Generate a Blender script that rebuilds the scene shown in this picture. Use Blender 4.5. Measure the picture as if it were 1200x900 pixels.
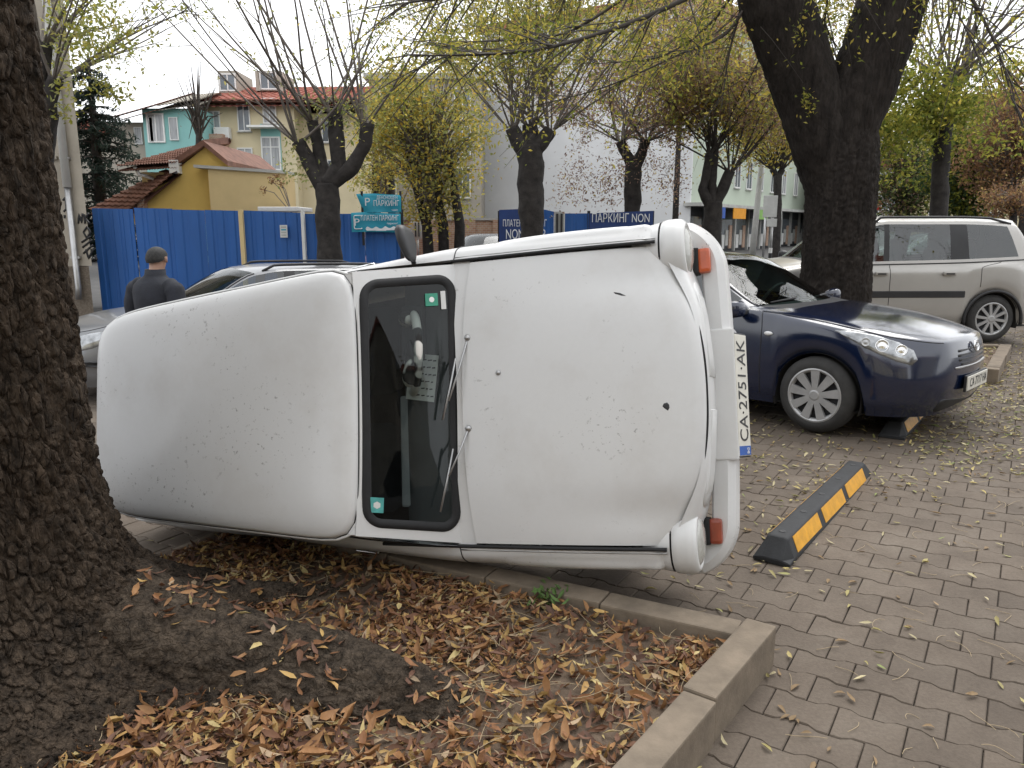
import bpy, bmesh, math, random
import numpy as np
from mathutils import Vector, Matrix, noise
from mathutils.bvhtree import BVHTree

for o in list(bpy.data.objects): bpy.data.objects.remove(o)
SC = bpy.context.scene
COL = SC.collection
R = math.radians
rng = np.random.default_rng(7)
random.seed(7)

# ---------------------------------------------------------------- camera, sky, sun, exposure
CAM_H, CAM_P, CAM_F = 1.7, R(11.5), 905.0
cd = bpy.data.cameras.new('camera'); camo = bpy.data.objects.new('camera', cd); COL.objects.link(camo)
camo.location = (0, 0, CAM_H); camo.rotation_euler = (R(90) - CAM_P, 0, 0)
cd.sensor_width = 36; cd.lens = CAM_F / 1200 * 36; cd.clip_start = 0.05; cd.clip_end = 3000
SC.camera = camo
SUN_EL, SUN_AZ = R(58), R(25)          # direction the light comes from, azimuth from +Y clockwise
w = bpy.data.worlds.new('World'); SC.world = w; w.use_nodes = True
nt = w.node_tree; nt.nodes.clear()
wo = nt.nodes.new('ShaderNodeOutputWorld'); bg = nt.nodes.new('ShaderNodeBackground')
sk = nt.nodes.new('ShaderNodeTexSky'); sk.sky_type = 'NISHITA'; sk.sun_disc = False
sk.sun_elevation = SUN_EL; sk.sun_rotation = SUN_AZ; sk.dust_density = 5; sk.air_density = 1.4; sk.ozone_density = 1.0
hs = nt.nodes.new('ShaderNodeHueSaturation'); hs.inputs['Saturation'].default_value = 0.16
mx = nt.nodes.new('ShaderNodeMixRGB'); mx.inputs[0].default_value = 0.72; mx.inputs[2].default_value = (9.35, 9.55, 9.85, 1)
nt.links.new(sk.outputs[0], hs.inputs['Color']); nt.links.new(hs.outputs[0], mx.inputs[1]); nt.links.new(mx.outputs[0], bg.inputs[0])
bg.inputs[1].default_value = 0.12
nt.links.new(bg.outputs[0], wo.inputs[0])
sd = bpy.data.lights.new('sun', 'SUN'); sun = bpy.data.objects.new('sun', sd); COL.objects.link(sun)
sd.energy = 0.9; sd.angle = R(35); sd.color = (1, 0.975, 0.94)
dv = Vector((math.sin(SUN_AZ) * math.cos(SUN_EL), math.cos(SUN_AZ) * math.cos(SUN_EL), math.sin(SUN_EL)))
sun.rotation_euler = dv.to_track_quat('Z', 'Y').to_euler(); sun.location = dv * 30
SC.view_settings.view_transform = 'Standard'; SC.view_settings.look = 'None'
SC.view_settings.exposure = 0.82; SC.view_settings.gamma = 1
SC.cycles.use_denoising = True
SC.cycles.max_bounces = 8; SC.cycles.transparent_max_bounces = 24
SC.cycles.caustics_reflective = False; SC.cycles.caustics_refractive = False

# ---------------------------------------------------------------- helpers
def Zg(x, y=0):
    return 0.035 * (min(max(x, -8), 8) - 2.4)
def pix(px, py, Y):                     # a point of the place seen along that direction at depth Y
    a = (px - 600) / CAM_F; b = (450 - py) / CAM_F
    d = (a, math.cos(CAM_P) + b * math.sin(CAM_P), -math.sin(CAM_P) + b * math.cos(CAM_P))
    return Vector((d[0] * Y / d[1], Y, CAM_H + d[2] * Y / d[1]))

def pchip(P, sub):
    P = np.asarray(P, float); d = np.diff(P, axis=0); n = len(P); m = np.zeros_like(P)
    a, b = d[:-1], d[1:]; s = a * b > 0
    m[1:-1] = np.where(s, 2 * a * b / np.where(s, a + b, 1), 0); m[0] = d[0]; m[-1] = d[-1]
    out = []
    for i in range(n - 1):
        for k in range(sub):
            t = k / sub; h00 = 2 * t ** 3 - 3 * t * t + 1; h10 = t ** 3 - 2 * t * t + t; h01 = -2 * t ** 3 + 3 * t * t; h11 = t ** 3 - t * t
            out.append(h00 * P[i] + h10 * m[i] + h01 * P[i + 1] + h11 * m[i + 1])
    out.append(P[-1]); return np.array(out)
def tag(o, label=None, cat=None, group=None, kind=None):
    if label: o['label'] = label
    if cat: o['category'] = cat
    if group: o['group'] = group
    if kind: o['kind'] = kind
    return o
def link(o, parent=None):
    COL.objects.link(o)
    if parent is not None: o.parent = parent
    return o
def empty(name, loc=(0, 0, 0), rz=0, label=None, cat=None, group=None):
    o = bpy.data.objects.new(name, None); o.empty_display_size = .2
    o.location = loc; o.rotation_euler = (0, 0, rz); COL.objects.link(o)
    return tag(o, label, cat, group)
def meshdata(name, V, F, m, smooth=False, mats=None):
    me = bpy.data.meshes.new(name)
    if not isinstance(V, list): V = np.asarray(V).tolist()
    if not isinstance(F, list): F = np.asarray(F).tolist()
    me.from_pydata(V, [], F)
    for q in (m if isinstance(m, (list, tuple)) else [m]): me.materials.append(q)
    if mats is not None: me.polygons.foreach_set('material_index', mats)
    if smooth: me.polygons.foreach_set('use_smooth', [True] * len(me.polygons))
    me.update()
    return me
def obj(name, V, F, m, parent=None, smooth=False, loc=None, mats=None):
    o = bpy.data.objects.new(name, meshdata(name, V, F, m, smooth, mats))
    link(o, parent)
    if loc is not None: o.location = loc
    return o
def share(name, me, parent=None, loc=(0, 0, 0), rot=(0, 0, 0), sc=1):
    o = bpy.data.objects.new(name, me); link(o, parent)
    o.location = loc; o.rotation_euler = rot; o.scale = (sc, sc, sc) if not hasattr(sc, '__len__') else sc
    return o
def recalc(o):
    bm = bmesh.new(); bm.from_mesh(o.data); bmesh.ops.recalc_face_normals(bm, faces=bm.faces); bm.to_mesh(o.data); bm.free(); return o
def bevel(o, wd, seg=2):
    bm = bmesh.new(); bm.from_mesh(o.data)
    bmesh.ops.bevel(bm, geom=list(bm.edges), offset=wd, segments=seg, affect='EDGES', profile=.6, clamp_overlap=True)
    bm.to_mesh(o.data); bm.free(); o.data.update(); return o

class MB:
    def __init__(s): s.V = []; s.F = []
    def add(s, V, F):
        n = len(s.V); s.V += [tuple(v) for v in V]; s.F += [tuple(i + n for i in f) for f in F]; return s
    def box(s, c, d, rot=None):
        hx, hy, hz = d[0] / 2, d[1] / 2, d[2] / 2
        P = [Vector((x * hx, y * hy, z * hz)) for x in (-1, 1) for y in (-1, 1) for z in (-1, 1)]
        if rot is not None: P = [rot @ p for p in P]
        P = [p + Vector(c) for p in P]
        return s.add(P, [(0, 1, 3, 2), (4, 6, 7, 5), (0, 4, 5, 1), (2, 3, 7, 6), (0, 2, 6, 4), (1, 5, 7, 3)])
    def hexa(s, B, T):                   # 4 bottom points, 4 top points
        return s.add(list(B) + list(T), [(3, 2, 1, 0), (4, 5, 6, 7), (0, 1, 5, 4), (1, 2, 6, 5), (2, 3, 7, 6), (3, 0, 4, 7)])
    def tube(s, pts, rad, n=8, cap=True):
        pts = [Vector(p) for p in pts]; k = len(pts)
        if not hasattr(rad, '__len__'): rad = [rad] * k
        up = None; V = []
        for i in range(k):
            t = (pts[min(i + 1, k - 1)] - pts[max(i - 1, 0)])
            if t.length < 1e-9: t = Vector((0, 0, 1))
            t.normalize()
            if up is None:
                up = t.orthogonal().normalized()
            else:
                up = (up - t * up.dot(t))
                up = up.normalized() if up.length > 1e-6 else t.orthogonal().normalized()
            b = t.cross(up)
            for j in range(n):
                a = 2 * math.pi * j / n
                V.append(pts[i] + (up * math.cos(a) + b * math.sin(a)) * rad[i])
        F = [(i * n + j, i * n + (j + 1) % n, (i + 1) * n + (j + 1) % n, (i + 1) * n + j) for i in range(k - 1) for j in range(n)]
        if cap: F += [tuple(range(n - 1, -1, -1)), tuple(range((k - 1) * n, k * n))]
        return s.add(V, F)
    def lathe(s, prof, origin=(0, 0, 0), axis='x', n=32, cap=False):   # prof: (along, radius)
        V = []; o = Vector(origin)
        for (a, r) in prof:
            for j in range(n):
                t = 2 * math.pi * j / n; c, d = r * math.cos(t), r * math.sin(t)
                V.append(o + (Vector((a, c, d)) if axis == 'x' else Vector((d, a, c)) if axis == 'y' else Vector((c, d, a))))
        k = len(prof)
        F = [(i * n + j, i * n + (j + 1) % n, (i + 1) * n + (j + 1) % n, (i + 1) * n + j) for i in range(k - 1) for j in range(n)]
        if cap: F += [tuple(range(n - 1, -1, -1)), tuple(range((k - 1) * n, k * n))]
        return s.add(V, F)
    def grid(s, P, closed=False):        # P[i][j]
        a, b = len(P), len(P[0]); V = [tuple(p) for row in P for p in row]
        F = [(i * b + j, (i + 1) * b + j, (i + 1) * b + (j + 1) % b, i * b + (j + 1) % b) for i in range(a - 1) for j in range(b if closed else b - 1)]
        return s.add(V, F)
    def prism(s, poly, z0, z1):
        n = len(poly)
        V = [(p[0], p[1], z0 if not callable(z0) else z0(p)) for p in poly] + [(p[0], p[1], z1 if not callable(z1) else z1(p)) for p in poly]
        F = [tuple(range(n - 1, -1, -1)), tuple(range(n, 2 * n))] + [(i, (i + 1) % n, n + (i + 1) % n, n + i) for i in range(n)]
        return s.add(V, F)
    def build(s, name, m, parent=None, smooth=False, loc=None):
        return obj(name, s.V, s.F, m, parent, smooth, loc)
def boxo(name, c, d, m, parent=None, bev=0, rot=None):
    o = MB().box(c, d, rot).build(name, m, parent)
    if bev: bevel(o, bev)
    return o
def rrect(w, h, r, n=6):                 # rounded rectangle outline, centred
    pts = []
    for cx, cy, a0 in ((w / 2 - r, h / 2 - r, 0), (-w / 2 + r, h / 2 - r, 90), (-w / 2 + r, -h / 2 + r, 180), (w / 2 - r, -h / 2 + r, 270)):
        for k in range(n + 1):
            a = R(a0 + 90 * k / n); pts.append((cx + r * math.cos(a), cy + r * math.sin(a)))
    return pts
def text_mesh(body, size=1, depth=0.0, align='CENTER'):
    c = bpy.data.curves.new('lettering', 'FONT'); c.body = body; c.size = size; c.align_x = align; c.align_y = 'CENTER'; c.extrude = depth; c.resolution_u = 3
    t = bpy.data.objects.new('lettering', c); COL.objects.link(t)
    dg = bpy.context.evaluated_depsgraph_get(); me = bpy.data.meshes.new_from_object(t.evaluated_get(dg))
    bpy.data.objects.remove(t); bpy.data.curves.remove(c); return me
def text(name, body, size, m, parent, mat4, depth=0.001, wide=None, bold=0):
    me = text_mesh(body, size, depth); me.materials.clear(); me.materials.append(m)
    if wide:
        xs = [v.co.x for v in me.vertices]; k = wide / max(1e-6, max(xs) - min(xs)); c = (max(xs) + min(xs)) / 2
        for v in me.vertices: v.co.x = (v.co.x - c) * k
    o = bpy.data.objects.new(name, me); link(o, parent); o.matrix_local = mat4; return o
def frame4(o, ex, ey):                   # matrix with x,y axes and origin
    ex = Vector(ex).normalized(); ey = Vector(ey); ey = (ey - ex * ey.dot(ex)).normalized(); ez = ex.cross(ey)
    return Matrix(((ex.x, ey.x, ez.x, o[0]), (ex.y, ey.y, ez.y, o[1]), (ex.z, ey.z, ez.z, o[2]), (0, 0, 0, 1)))

# ---------------------------------------------------------------- materials
def nodes(name):
    m = bpy.data.materials.new(name); m.use_nodes = True; t = m.node_tree
    return m, t, t.nodes['Principled BSDF']
def noise_node(t, scale, detail=4, coord='Object', rough=.6, vec_scale=None):
    if coord == 'Position': tc = t.nodes.new('ShaderNodeNewGeometry'); src = tc.outputs['Position']
    else: tc = t.nodes.new('ShaderNodeTexCoord'); src = tc.outputs[coord]
    if vec_scale:
        mp = t.nodes.new('ShaderNodeMapping'); mp.inputs['Scale'].default_value = vec_scale; t.links.new(src, mp.inputs['Vector']); src = mp.outputs[0]
    n = t.nodes.new('ShaderNodeTexNoise'); n.inputs['Scale'].default_value = scale; n.inputs['Detail'].default_value = detail; n.inputs['Roughness'].default_value = rough
    t.links.new(src, n.inputs['Vector']); return n, src
def ramp(t, src, stops):
    r = t.nodes.new('ShaderNodeValToRGB'); e = r.color_ramp.elements
    while len(e) < len(stops): e.new(.5)
    for q, (p, c) in zip(e, stops): q.position = p; q.color = (*c, 1) if len(c) == 3 else c
    t.links.new(src, r.inputs[0]); return r
def mix(t, f, a, b, mode='MIX'):
    n = t.nodes.new('ShaderNodeMixRGB'); n.blend_type = mode
    for i, v in ((0, f), (1, a), (2, b)):
        if isinstance(v, (int, float)): n.inputs[i].default_value = v if i == 0 else (v, v, v, 1)
        elif isinstance(v, (tuple, list)): n.inputs[i].default_value = (*v[:3], 1)
        else: t.links.new(v, n.inputs[i])
    return n.outputs[0]
def bump(t, bs, src, strength=.3, dist=.01):
    b = t.nodes.new('ShaderNodeBump'); b.inputs['Strength'].default_value = strength; b.inputs['Distance'].default_value = dist
    t.links.new(src, b.inputs['Height']); t.links.new(b.outputs[0], bs.inputs['Normal']); return b
def M(name, col, rough=.6, metal=0, var=.12, scale=6, bmp=0, bscale=60, bdist=.004, coat=0, coord='Object', spec=.5, vec=None):
    m, t, bs = nodes(name)
    n, src = noise_node(t, scale, 5, coord, vec_scale=vec)
    lo = tuple(c * (1 - var) for c in col); hi = tuple(min(1, c * (1 + var)) for c in col)
    r = ramp(t, n.outputs[0], [(.3, lo), (.7, hi)]); t.links.new(r.outputs[0], bs.inputs['Base Color'])
    bs.inputs['Roughness'].default_value = rough; bs.inputs['Metallic'].default_value = metal
    bs.inputs['Specular IOR Level'].default_value = spec
    if coat: bs.inputs['Coat Weight'].default_value = coat; bs.inputs['Coat Roughness'].default_value = .05
    if bmp:
        n2, _ = noise_node(t, bscale, 6, coord, vec_scale=vec); bump(t, bs, n2.outputs[0], bmp, bdist)
    return m
def glass(name, tint=(.8, .9, .88), ior=1.5, gloss=.02, dens=1.0):
    m, t, bs = nodes(name); t.nodes.remove(bs); out = t.nodes['Material Output']
    tr = t.nodes.new('ShaderNodeBsdfTransparent'); tr.inputs[0].default_value = (*tint, 1)
    gl = t.nodes.new('ShaderNodeBsdfGlossy'); gl.inputs['Roughness'].default_value = gloss
    fr = t.nodes.new('ShaderNodeFresnel'); fr.inputs[0].default_value = ior
    n, _ = noise_node(t, 9, 5); rp = ramp(t, n.outputs[0], [(.35, (.93, .95, .95)), (.75, (1, 1, 1))]); t.links.new(rp.outputs[0], gl.inputs['Color'])
    mxs = t.nodes.new('ShaderNodeMixShader'); t.links.new(fr.outputs[0], mxs.inputs[0]); t.links.new(tr.outputs[0], mxs.inputs[1]); t.links.new(gl.outputs[0], mxs.inputs[2])
    t.links.new(mxs.outputs[0], out.inputs[0]); return m
def leafmat(name, transl=.35, rough=.6):
    m, t, bs = nodes(name)
    at = t.nodes.new('ShaderNodeAttribute'); at.attribute_name = 'Col'
    n, _ = noise_node(t, 45, 4, 'Position'); c = mix(t, .22, at.outputs['Color'], ramp(t, n.outputs[0], [(.35, (.25, .2, .12)), (.65, (1, 1, 1))]).outputs[0], 'MULTIPLY')
    t.links.new(c, bs.inputs['Base Color']); bs.inputs['Roughness'].default_value = rough; bs.inputs['Specular IOR Level'].default_value = .25
    tl = t.nodes.new('ShaderNodeBsdfTranslucent'); t.links.new(c, tl.inputs[0])
    ms = t.nodes.new('ShaderNodeMixShader'); ms.inputs[0].default_value = transl
    t.links.new(bs.outputs[0], ms.inputs[1]); t.links.new(tl.outputs[0], ms.inputs[2]); t.links.new(ms.outputs[0], t.nodes['Material Output'].inputs[0]); return m
def barkmat(name, lo, hi, scale=14, vec=(1, 1, .28), bs_=.9):
    m, t, bs = nodes(name)
    n, src = noise_node(t, scale, 8, 'Object', .7, vec)
    v = t.nodes.new('ShaderNodeTexVoronoi'); v.feature = 'DISTANCE_TO_EDGE'; v.inputs['Scale'].default_value = scale * 1.6
    n3, _ = noise_node(t, scale * .6, 3, 'Object', .6, vec)
    va = t.nodes.new('ShaderNodeVectorMath'); va.operation = 'MULTIPLY_ADD'; va.inputs[1].default_value = (.10, .10, .10)
    t.links.new(n3.outputs['Color'], va.inputs[0]); t.links.new(src, va.inputs[2]); t.links.new(va.outputs[0], v.inputs['Vector'])
    rv = ramp(t, v.outputs['Distance'], [(0, (0, 0, 0)), (.22, (1, 1, 1))])
    n5, _ = noise_node(t, scale * 5, 6, 'Object', .75, vec)
    h = mix(t, .45, rv.outputs[0], n.outputs[0]); h = mix(t, .35, h, n5.outputs[0])
    n4, _ = noise_node(t, 2.2, 4, 'Object')
    c = ramp(t, n.outputs[0], [(.3, lo), (.72, hi)]).outputs[0]
    c = mix(t, .55, c, ramp(t, n5.outputs[0], [(.35, (.25, .24, .23)), (.62, (1.15, 1.12, 1.1))]).outputs[0], 'MULTIPLY')
    c = mix(t, .5, c, ramp(t, n4.outputs[0], [(.35, (.55, .5, .46)), (.68, (1, 1, 1))]).outputs[0], 'MULTIPLY')
    t.links.new(c, bs.inputs['Base Color']); bs.inputs['Roughness'].default_value = .92; bs.inputs['Specular IOR Level'].default_value = .2
    bump(t, bs, h, bs_, .02); return m
def streak_paint(name, col, rough, dirt=(.25, .22, .18), amt=.35, coat=.3, specks=True, metal=0):
    """car paint with dust, small chips and smudges of its own"""
    m, t, bs = nodes(name)
    n, src = noise_node(t, 2.2, 8, 'Object', .65)
    sm = ramp(t, n.outputs[0], [(.5, (0, 0, 0)), (.78, (1, 1, 1))])
    n2, _ = noise_node(t, 42, 7, 'Object', .72)
    sp = ramp(t, n2.outputs[0], [(.59, (0, 0, 0)), (.645, (1, 1, 1))])
    n3, _ = noise_node(t, 1.7, 2, 'Object')
    gate = ramp(t, n3.outputs[0], [(.50, (0, 0, 0)), (.62, (1, 1, 1))])
    spk = mix(t, 1, sp.outputs[0], gate.outputs[0], 'MULTIPLY')
    base = mix(t, .06, col, ramp(t, n2.outputs[0], [(.3, (.5, .5, .5)), (.7, (1, 1, 1))]).outputs[0], 'MULTIPLY')
    k = t.nodes.new('ShaderNodeMath'); k.operation = 'MULTIPLY'; k.inputs[1].default_value = amt; t.links.new(sm.outputs[0], k.inputs[0])
    c = mix(t, k.outputs[0], base, dirt)
    if specks: 
        k2 = t.nodes.new('ShaderNodeMath'); k2.operation = 'MULTIPLY'; k2.inputs[1].default_value = .6; t.links.new(spk, k2.inputs[0])
        c = mix(t, k2.outputs[0], c, (.10, .09, .08))
    t.links.new(c, bs.inputs['Base Color']); bs.inputs['Metallic'].default_value = metal
    rr = ramp(t, n.outputs[0], [(.3, (rough * .8,) * 3), (.75, (min(1, rough * 1.5),) * 3)]); t.links.new(rr.outputs[0], bs.inputs['Roughness'])
    bs.inputs['Coat Weight'].default_value = coat; bs.inputs['Coat Roughness'].default_value = .12
    return m

MAT = {}
MAT['white_paint'] = streak_paint('worn_white_paint', (.635, .635, .63), .36, (.36, .31, .25), .24, .25)
MAT['white_clean'] = M('white_enamel', (.62, .62, .61), .38, var=.05, coat=.2, scale=3)
MAT['blue_paint'] = streak_paint('dark_blue_paint', (.0028, .0088, .033), .12, (.05, .05, .05), .16, 1.0, False)
MAT['silver'] = M('silver_paint', (.40, .385, .36), .38, .35, .06, 2, coat=.6)
MAT['silver2'] = M('grey_silver_paint', (.19, .195, .205), .35, .3, .06, 2, coat=.6)
MAT['rubber'] = M('black_rubber', (.010, .010, .011), .72, var=.25, scale=14, bmp=.15)
MAT['tyre'] = M('tyre_rubber', (.035, .034, .033), .8, var=.3, scale=10, bmp=.3, bscale=40)
MAT['trim'] = M('black_plastic', (.018, .018, .02), .5, var=.2)
MAT['dark'] = M('dark_interior', (.035, .036, .04), .8, var=.35, scale=5)
MAT['cabin_grey'] = M('grey_vinyl', (.055, .058, .062), .7, var=.2, scale=5)
MAT['under'] = M('underbody', (.03, .027, .024), .9, var=.5, scale=4, bmp=.4)
MAT['chrome'] = M('chrome', (.72, .72, .72), .18, 1, .08)
MAT['steel'] = M('dull_steel', (.42, .42, .42), .4, .9, .15)
MAT['rim'] = M('silver_wheel', (.40, .40, .40), .4, .45, .12, 9)
MAT['glass_ws'] = glass('windscreen_glass', (.56, .61, .60), 1.38)
MAT['glass'] = glass('car_glass', (.42, .50, .48), 1.85)
MAT['glass_front'] = glass('front_screen_glass', (.50, .62, .58), 1.42)
MAT['glass_clear'] = glass('lamp_glass', (.93, .95, .95), 1.45)
MAT['lens_white'] = M('ribbed_lamp_lens', (.42, .42, .39), .22, 0, .15, 30, bmp=.5, bscale=90, coat=.6)
MAT['orange'] = M('orange_lens', (.50, .085, .018), .28, var=.12, scale=20, coat=.5)
MAT['darkred'] = M('dark_orange_lens', (.26, .045, .02), .35, var=.2, scale=20, coat=.3)  # lower flasher lens, darker and redder than the upper
MAT['plate'] = M('plate_white', (.62, .60, .53), .45, var=.08, scale=12)
MAT['ink'] = M('black_ink', (.02, .02, .022), .55, var=.1)
MAT['eublue'] = M('plate_blue', (.02, .09, .36), .45, var=.1)
MAT['white'] = M('white_plastic', (.75, .75, .74), .5, var=.06)
MAT['paper'] = M('paper', (.62, .62, .60), .8, var=.06)
MAT['green_st'] = M('green_sticker', (.03, .25, .16), .5, var=.15, scale=30)
MAT['teal_st'] = M('teal_sticker', (.08, .35, .33), .5, var=.25, scale=30)
MAT['cow'] = None
def cowmat():
    m, t, bs = nodes('cow_patch_plush'); n, _ = noise_node(t, 9, 1.5, 'Object', .4)
    r = ramp(t, n.outputs[0], [(.44, (.02, .02, .02)), (.47, (.7, .68, .64))]); t.links.new(r.outputs[0], bs.inputs['Base Color']); bs.inputs['Roughness'].default_value = .95
    return m
MAT['cow'] = cowmat()
MAT['black_paint'] = M('black_rubber_block', (.017, .018, .020), .72, var=.35, scale=10, bmp=.25, bscale=50, coord='Position')
MAT['yellow_refl'] = M('yellow_reflector', (.62, .30, .012), .42, var=.18, scale=18, bmp=.2, bscale=120, coord='Position')
MAT['leaf'] = leafmat('fallen_leaf', .12)
MAT['crown'] = leafmat('tree_leaf', .55)
MAT['bark_near'] = barkmat('near_bark', (.007, .0055, .0042), (.115, .085, .06), 22, (1, 1, .42), 1.0)
MAT['root_bark'] = barkmat('root_bark', (.018, .014, .0105), (.145, .112, .082), 20, (1, 1, 1), 1.0)
MAT['bark_mid'] = barkmat('mid_bark', (.012, .010, .009), (.055, .047, .042), 9)
MAT['bark_far'] = M('far_bark', (.030, .026, .024), .95, var=.5, scale=9, bmp=.6, bscale=14, bdist=.03)
MAT['twig'] = M('twig_bark', (.15, .13, .115), .9, var=.3, scale=5)
MAT['twig_dark'] = M('dark_twig_bark', (.062, .053, .046), .9, var=.3, scale=5)
def pavermat():
    m, t, bs = nodes('concrete_paver')
    n, _ = noise_node(t, 3.1, 3, 'Position'); n2, _ = noise_node(t, 70, 6, 'Position', .7); n3, _ = noise_node(t, .6, 4, 'Position')
    oi = t.nodes.new('ShaderNodeObjectInfo')
    c = ramp(t, n.outputs[0], [(.25, (.106, .083, .063)), (.5, (.140, .112, .087)), (.75, (.172, .143, .114))]).outputs[0]
    c = mix(t, .55, c, ramp(t, n2.outputs[0], [(.3, (.5, .48, .45)), (.7, (1.05, 1.05, 1.05))]).outputs[0], 'MULTIPLY')
    c = mix(t, .4, c, ramp(t, n3.outputs[0], [(.35, (.6, .57, .54)), (.65, (1.1, 1.1, 1.1))]).outputs[0], 'MULTIPLY')
    c = mix(t, .35, c, ramp(t, oi.outputs['Random'], [(0, (.7, .68, .66)), (1, (1.12, 1.1, 1.08))]).outputs[0], 'MULTIPLY')
    ge = t.nodes.new('ShaderNodeNewGeometry')
    c = mix(t, .5, c, ramp(t, ge.outputs['Random Per Island'], [(0, (.62, .60, .58)), (.5, (1, 1, 1)), (1, (1.2, 1.17, 1.14))]).outputs[0], 'MULTIPLY')
    n6, _ = noise_node(t, 1.6, 6, 'Position', .7); c = mix(t, .5, c, ramp(t, n6.outputs[0], [(.58, (1, 1, 1)), (.72, (.5, .47, .44))]).outputs[0], 'MULTIPLY')
    t.links.new(c, bs.inputs['Base Color']); bs.inputs['Roughness'].default_value = .88; bump(t, bs, n2.outputs[0], .5, .004); return m
MAT['paver'] = pavermat()
MAT['sand'] = M('joint_sand', (.05, .04, .032), .95, var=.4, scale=20, bmp=.8, bscale=90, coord='Position')
MAT['soil'] = M('bare_soil', (.125, .088, .06), .95, var=.35, scale=7, bmp=.8, bscale=50, bdist=.012, coord='Position')
MAT['kerb'] = M('kerb_concrete', (.178, .142, .104), .9, var=.25, scale=9, bmp=.5, bscale=75, coord='Position')
MAT['asphalt'] = M('asphalt', (.065, .063, .062), .92, var=.25, scale=3, bmp=.5, bscale=90, coord='Position')

# ---------------------------------------------------------------- ground
def inpoly(x, y, poly):
    c = False; n = len(poly)
    for i in range(n):
        x1, y1 = poly[i][:2]; x2, y2 = poly[(i + 1) % n][:2]
        if (y1 > y) != (y2 > y) and x < (x2 - x1) * (y - y1) / (y2 - y1) + x1: c = not c
    return c
gx = [-900, -60, -8, -4, 0, 4, 8, 60, 900]; gy = [-60, 0, 6, 12, 20, 40, 120, 1500]
g = MB().grid([[(x, y, Zg(x) - .07) for y in gy] for x in gx]).build('ground', MAT['asphalt'])
tag(g, kind='structure')
pave = MB().grid([[(x, y, Zg(x) - .016) for y in np.linspace(-3, 12.6, 14)] for x in np.linspace(-8, 12, 17)]).build('pavement', MAT['sand'])
for p in pave.data.polygons: pass
tag(pave, kind='structure')

K0 = Vector((1.07, 2.85)); K1 = Vector((-1.60, 4.36)); K2 = K1 + 5.2 * Vector((-.53, -.85)); K3 = K0 + 4.2 * Vector((math.cos(R(232)), math.sin(R(232))))
PLANTER = [K0, K1, K2, K3]
PL2 = [Vector((5.07, 7.9)), Vector((6.15, 9.42)), Vector((4.75, 9.98)), Vector((2.35, 9.9))]
def inset(poly, d):
    c = sum((Vector(p) for p in poly), Vector((0, 0))) / len(poly); out = []
    n = len(poly)
    for i in range(n):
        a, b, e = poly[i - 1], poly[i], poly[(i + 1) % n]
        d1 = (b - a).normalized(); d2 = (e - b).normalized()
        n1 = Vector((-d1.y, d1.x)); n2 = Vector((-d2.y, d2.x))
        if n1.dot(c - b) < 0: n1 = -n1
        if n2.dot(c - b) < 0: n2 = -n2
        k = 1 + n1.dot(n2); out.append(b + (n1 + n2) * d / max(.2, k))
    return out
# interlocking pavers: wide ends, narrow waist, half-brick bond
PA = R(-33.5); PV = Vector((math.cos(PA), math.sin(PA))); PU = Vector((-PV.y, PV.x)); PL, PW, PAMP = .229, .166, .0095
PO = Vector((1.249, 2.828))
def paver_outline(gap):
    S = [0, .19, .33, .67, .81, 1.0]; Hh = [1, 1, -1, -1, 1, 1]
    top = [(s * PL - PL / 2, PW / 2 + PAMP * h) for s, h in zip(S, Hh)]
    bot = [(x, -y) for x, y in reversed(top)]
    return [(x - math.copysign(gap, x) if abs(abs(x) - PL / 2) < 1e-6 else x, y - math.copysign(gap, y)) for x, y in top + bot]
o1 = paver_outline(.0016); o2 = paver_outline(.0050)
n = len(o1)
PVV = np.array([(x, y, 0) for x, y in o2] + [(x, y, -.005) for x, y in o1] + [(x, y, -.045) for x, y in o1])
PFF = [tuple(range(n - 1, -1, -1))] + [(i, (i + 1) % n, n + (i + 1) % n, n + i) for i in range(n)] + [(n + i, n + (i + 1) % n, 2 * n + (i + 1) % n, 2 * n + i) for i in range(n)]
spots = []
for k in range(-75, 90):
    for j in range(-75, 80):
        c = PO + PV * ((j + .5 * (k % 2)) * PL) + PU * (k * PW)
        x, y = c
        if y < -.8 or y > 12.4 or x < -7.9 or x > 11.5 or abs(x) > .95 * y + 2.6: continue
        if inpoly(x, y, inset(PLANTER, .14)) or inpoly(x, y, inset(PL2, .14)): continue
        spots.append((x, y))
spots.sort(key=lambda p: (0 if (p[0] > .25 and abs(p[0]) < .68 * p[1] + .1 and p[1] > 1.9 and not (p[1] > 3.1 and p[0] < .85)) else 1, p[0] ** 2 + p[1] ** 2))
pm = meshdata('paver', PVV, PFF, MAT['paver'])
SL = math.atan(.035)
for i, (x, y) in enumerate(spots[:300]):
    o = bpy.data.objects.new('paver', pm); link(o, pave)
    o.matrix_local = Matrix.Translation((x, y, Zg(x) + random.uniform(-.0025, .0015))) @ Matrix.Rotation(-SL + random.gauss(0, .006), 4, 'Y') @ Matrix.Rotation(random.gauss(0, .006), 4, 'X') @ Matrix.Rotation(PA + random.gauss(0, .006), 4, 'Z')
rest = np.array(spots[300:]); nr = len(rest)
ca, sa = math.cos(PA), math.sin(PA)
base = PVV @ np.array([[ca, sa, 0], [-sa, ca, 0], [0, 0, 1]])
VV = base[None] + np.concatenate([rest, np.zeros((nr, 1))], 1)[:, None, :]
tilt = rng.normal(0, .006, (nr, 2))
VV[:, :, 2] += 0.035 * (np.clip(VV[:, :, 0], -8, 8) - 2.4) + (base[None, :, 0] * tilt[:, :1] + base[None, :, 1] * tilt[:, 1:]) + rng.uniform(-.003, .0015, (nr, 1))
FF = [tuple(q + i * len(PVV) for q in f) for i in range(nr) for f in PFF]
pv = obj('far_pavers', VV.reshape(-1, 3), FF, MAT['paver'], pave); tag(pv, kind='stuff')

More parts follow.
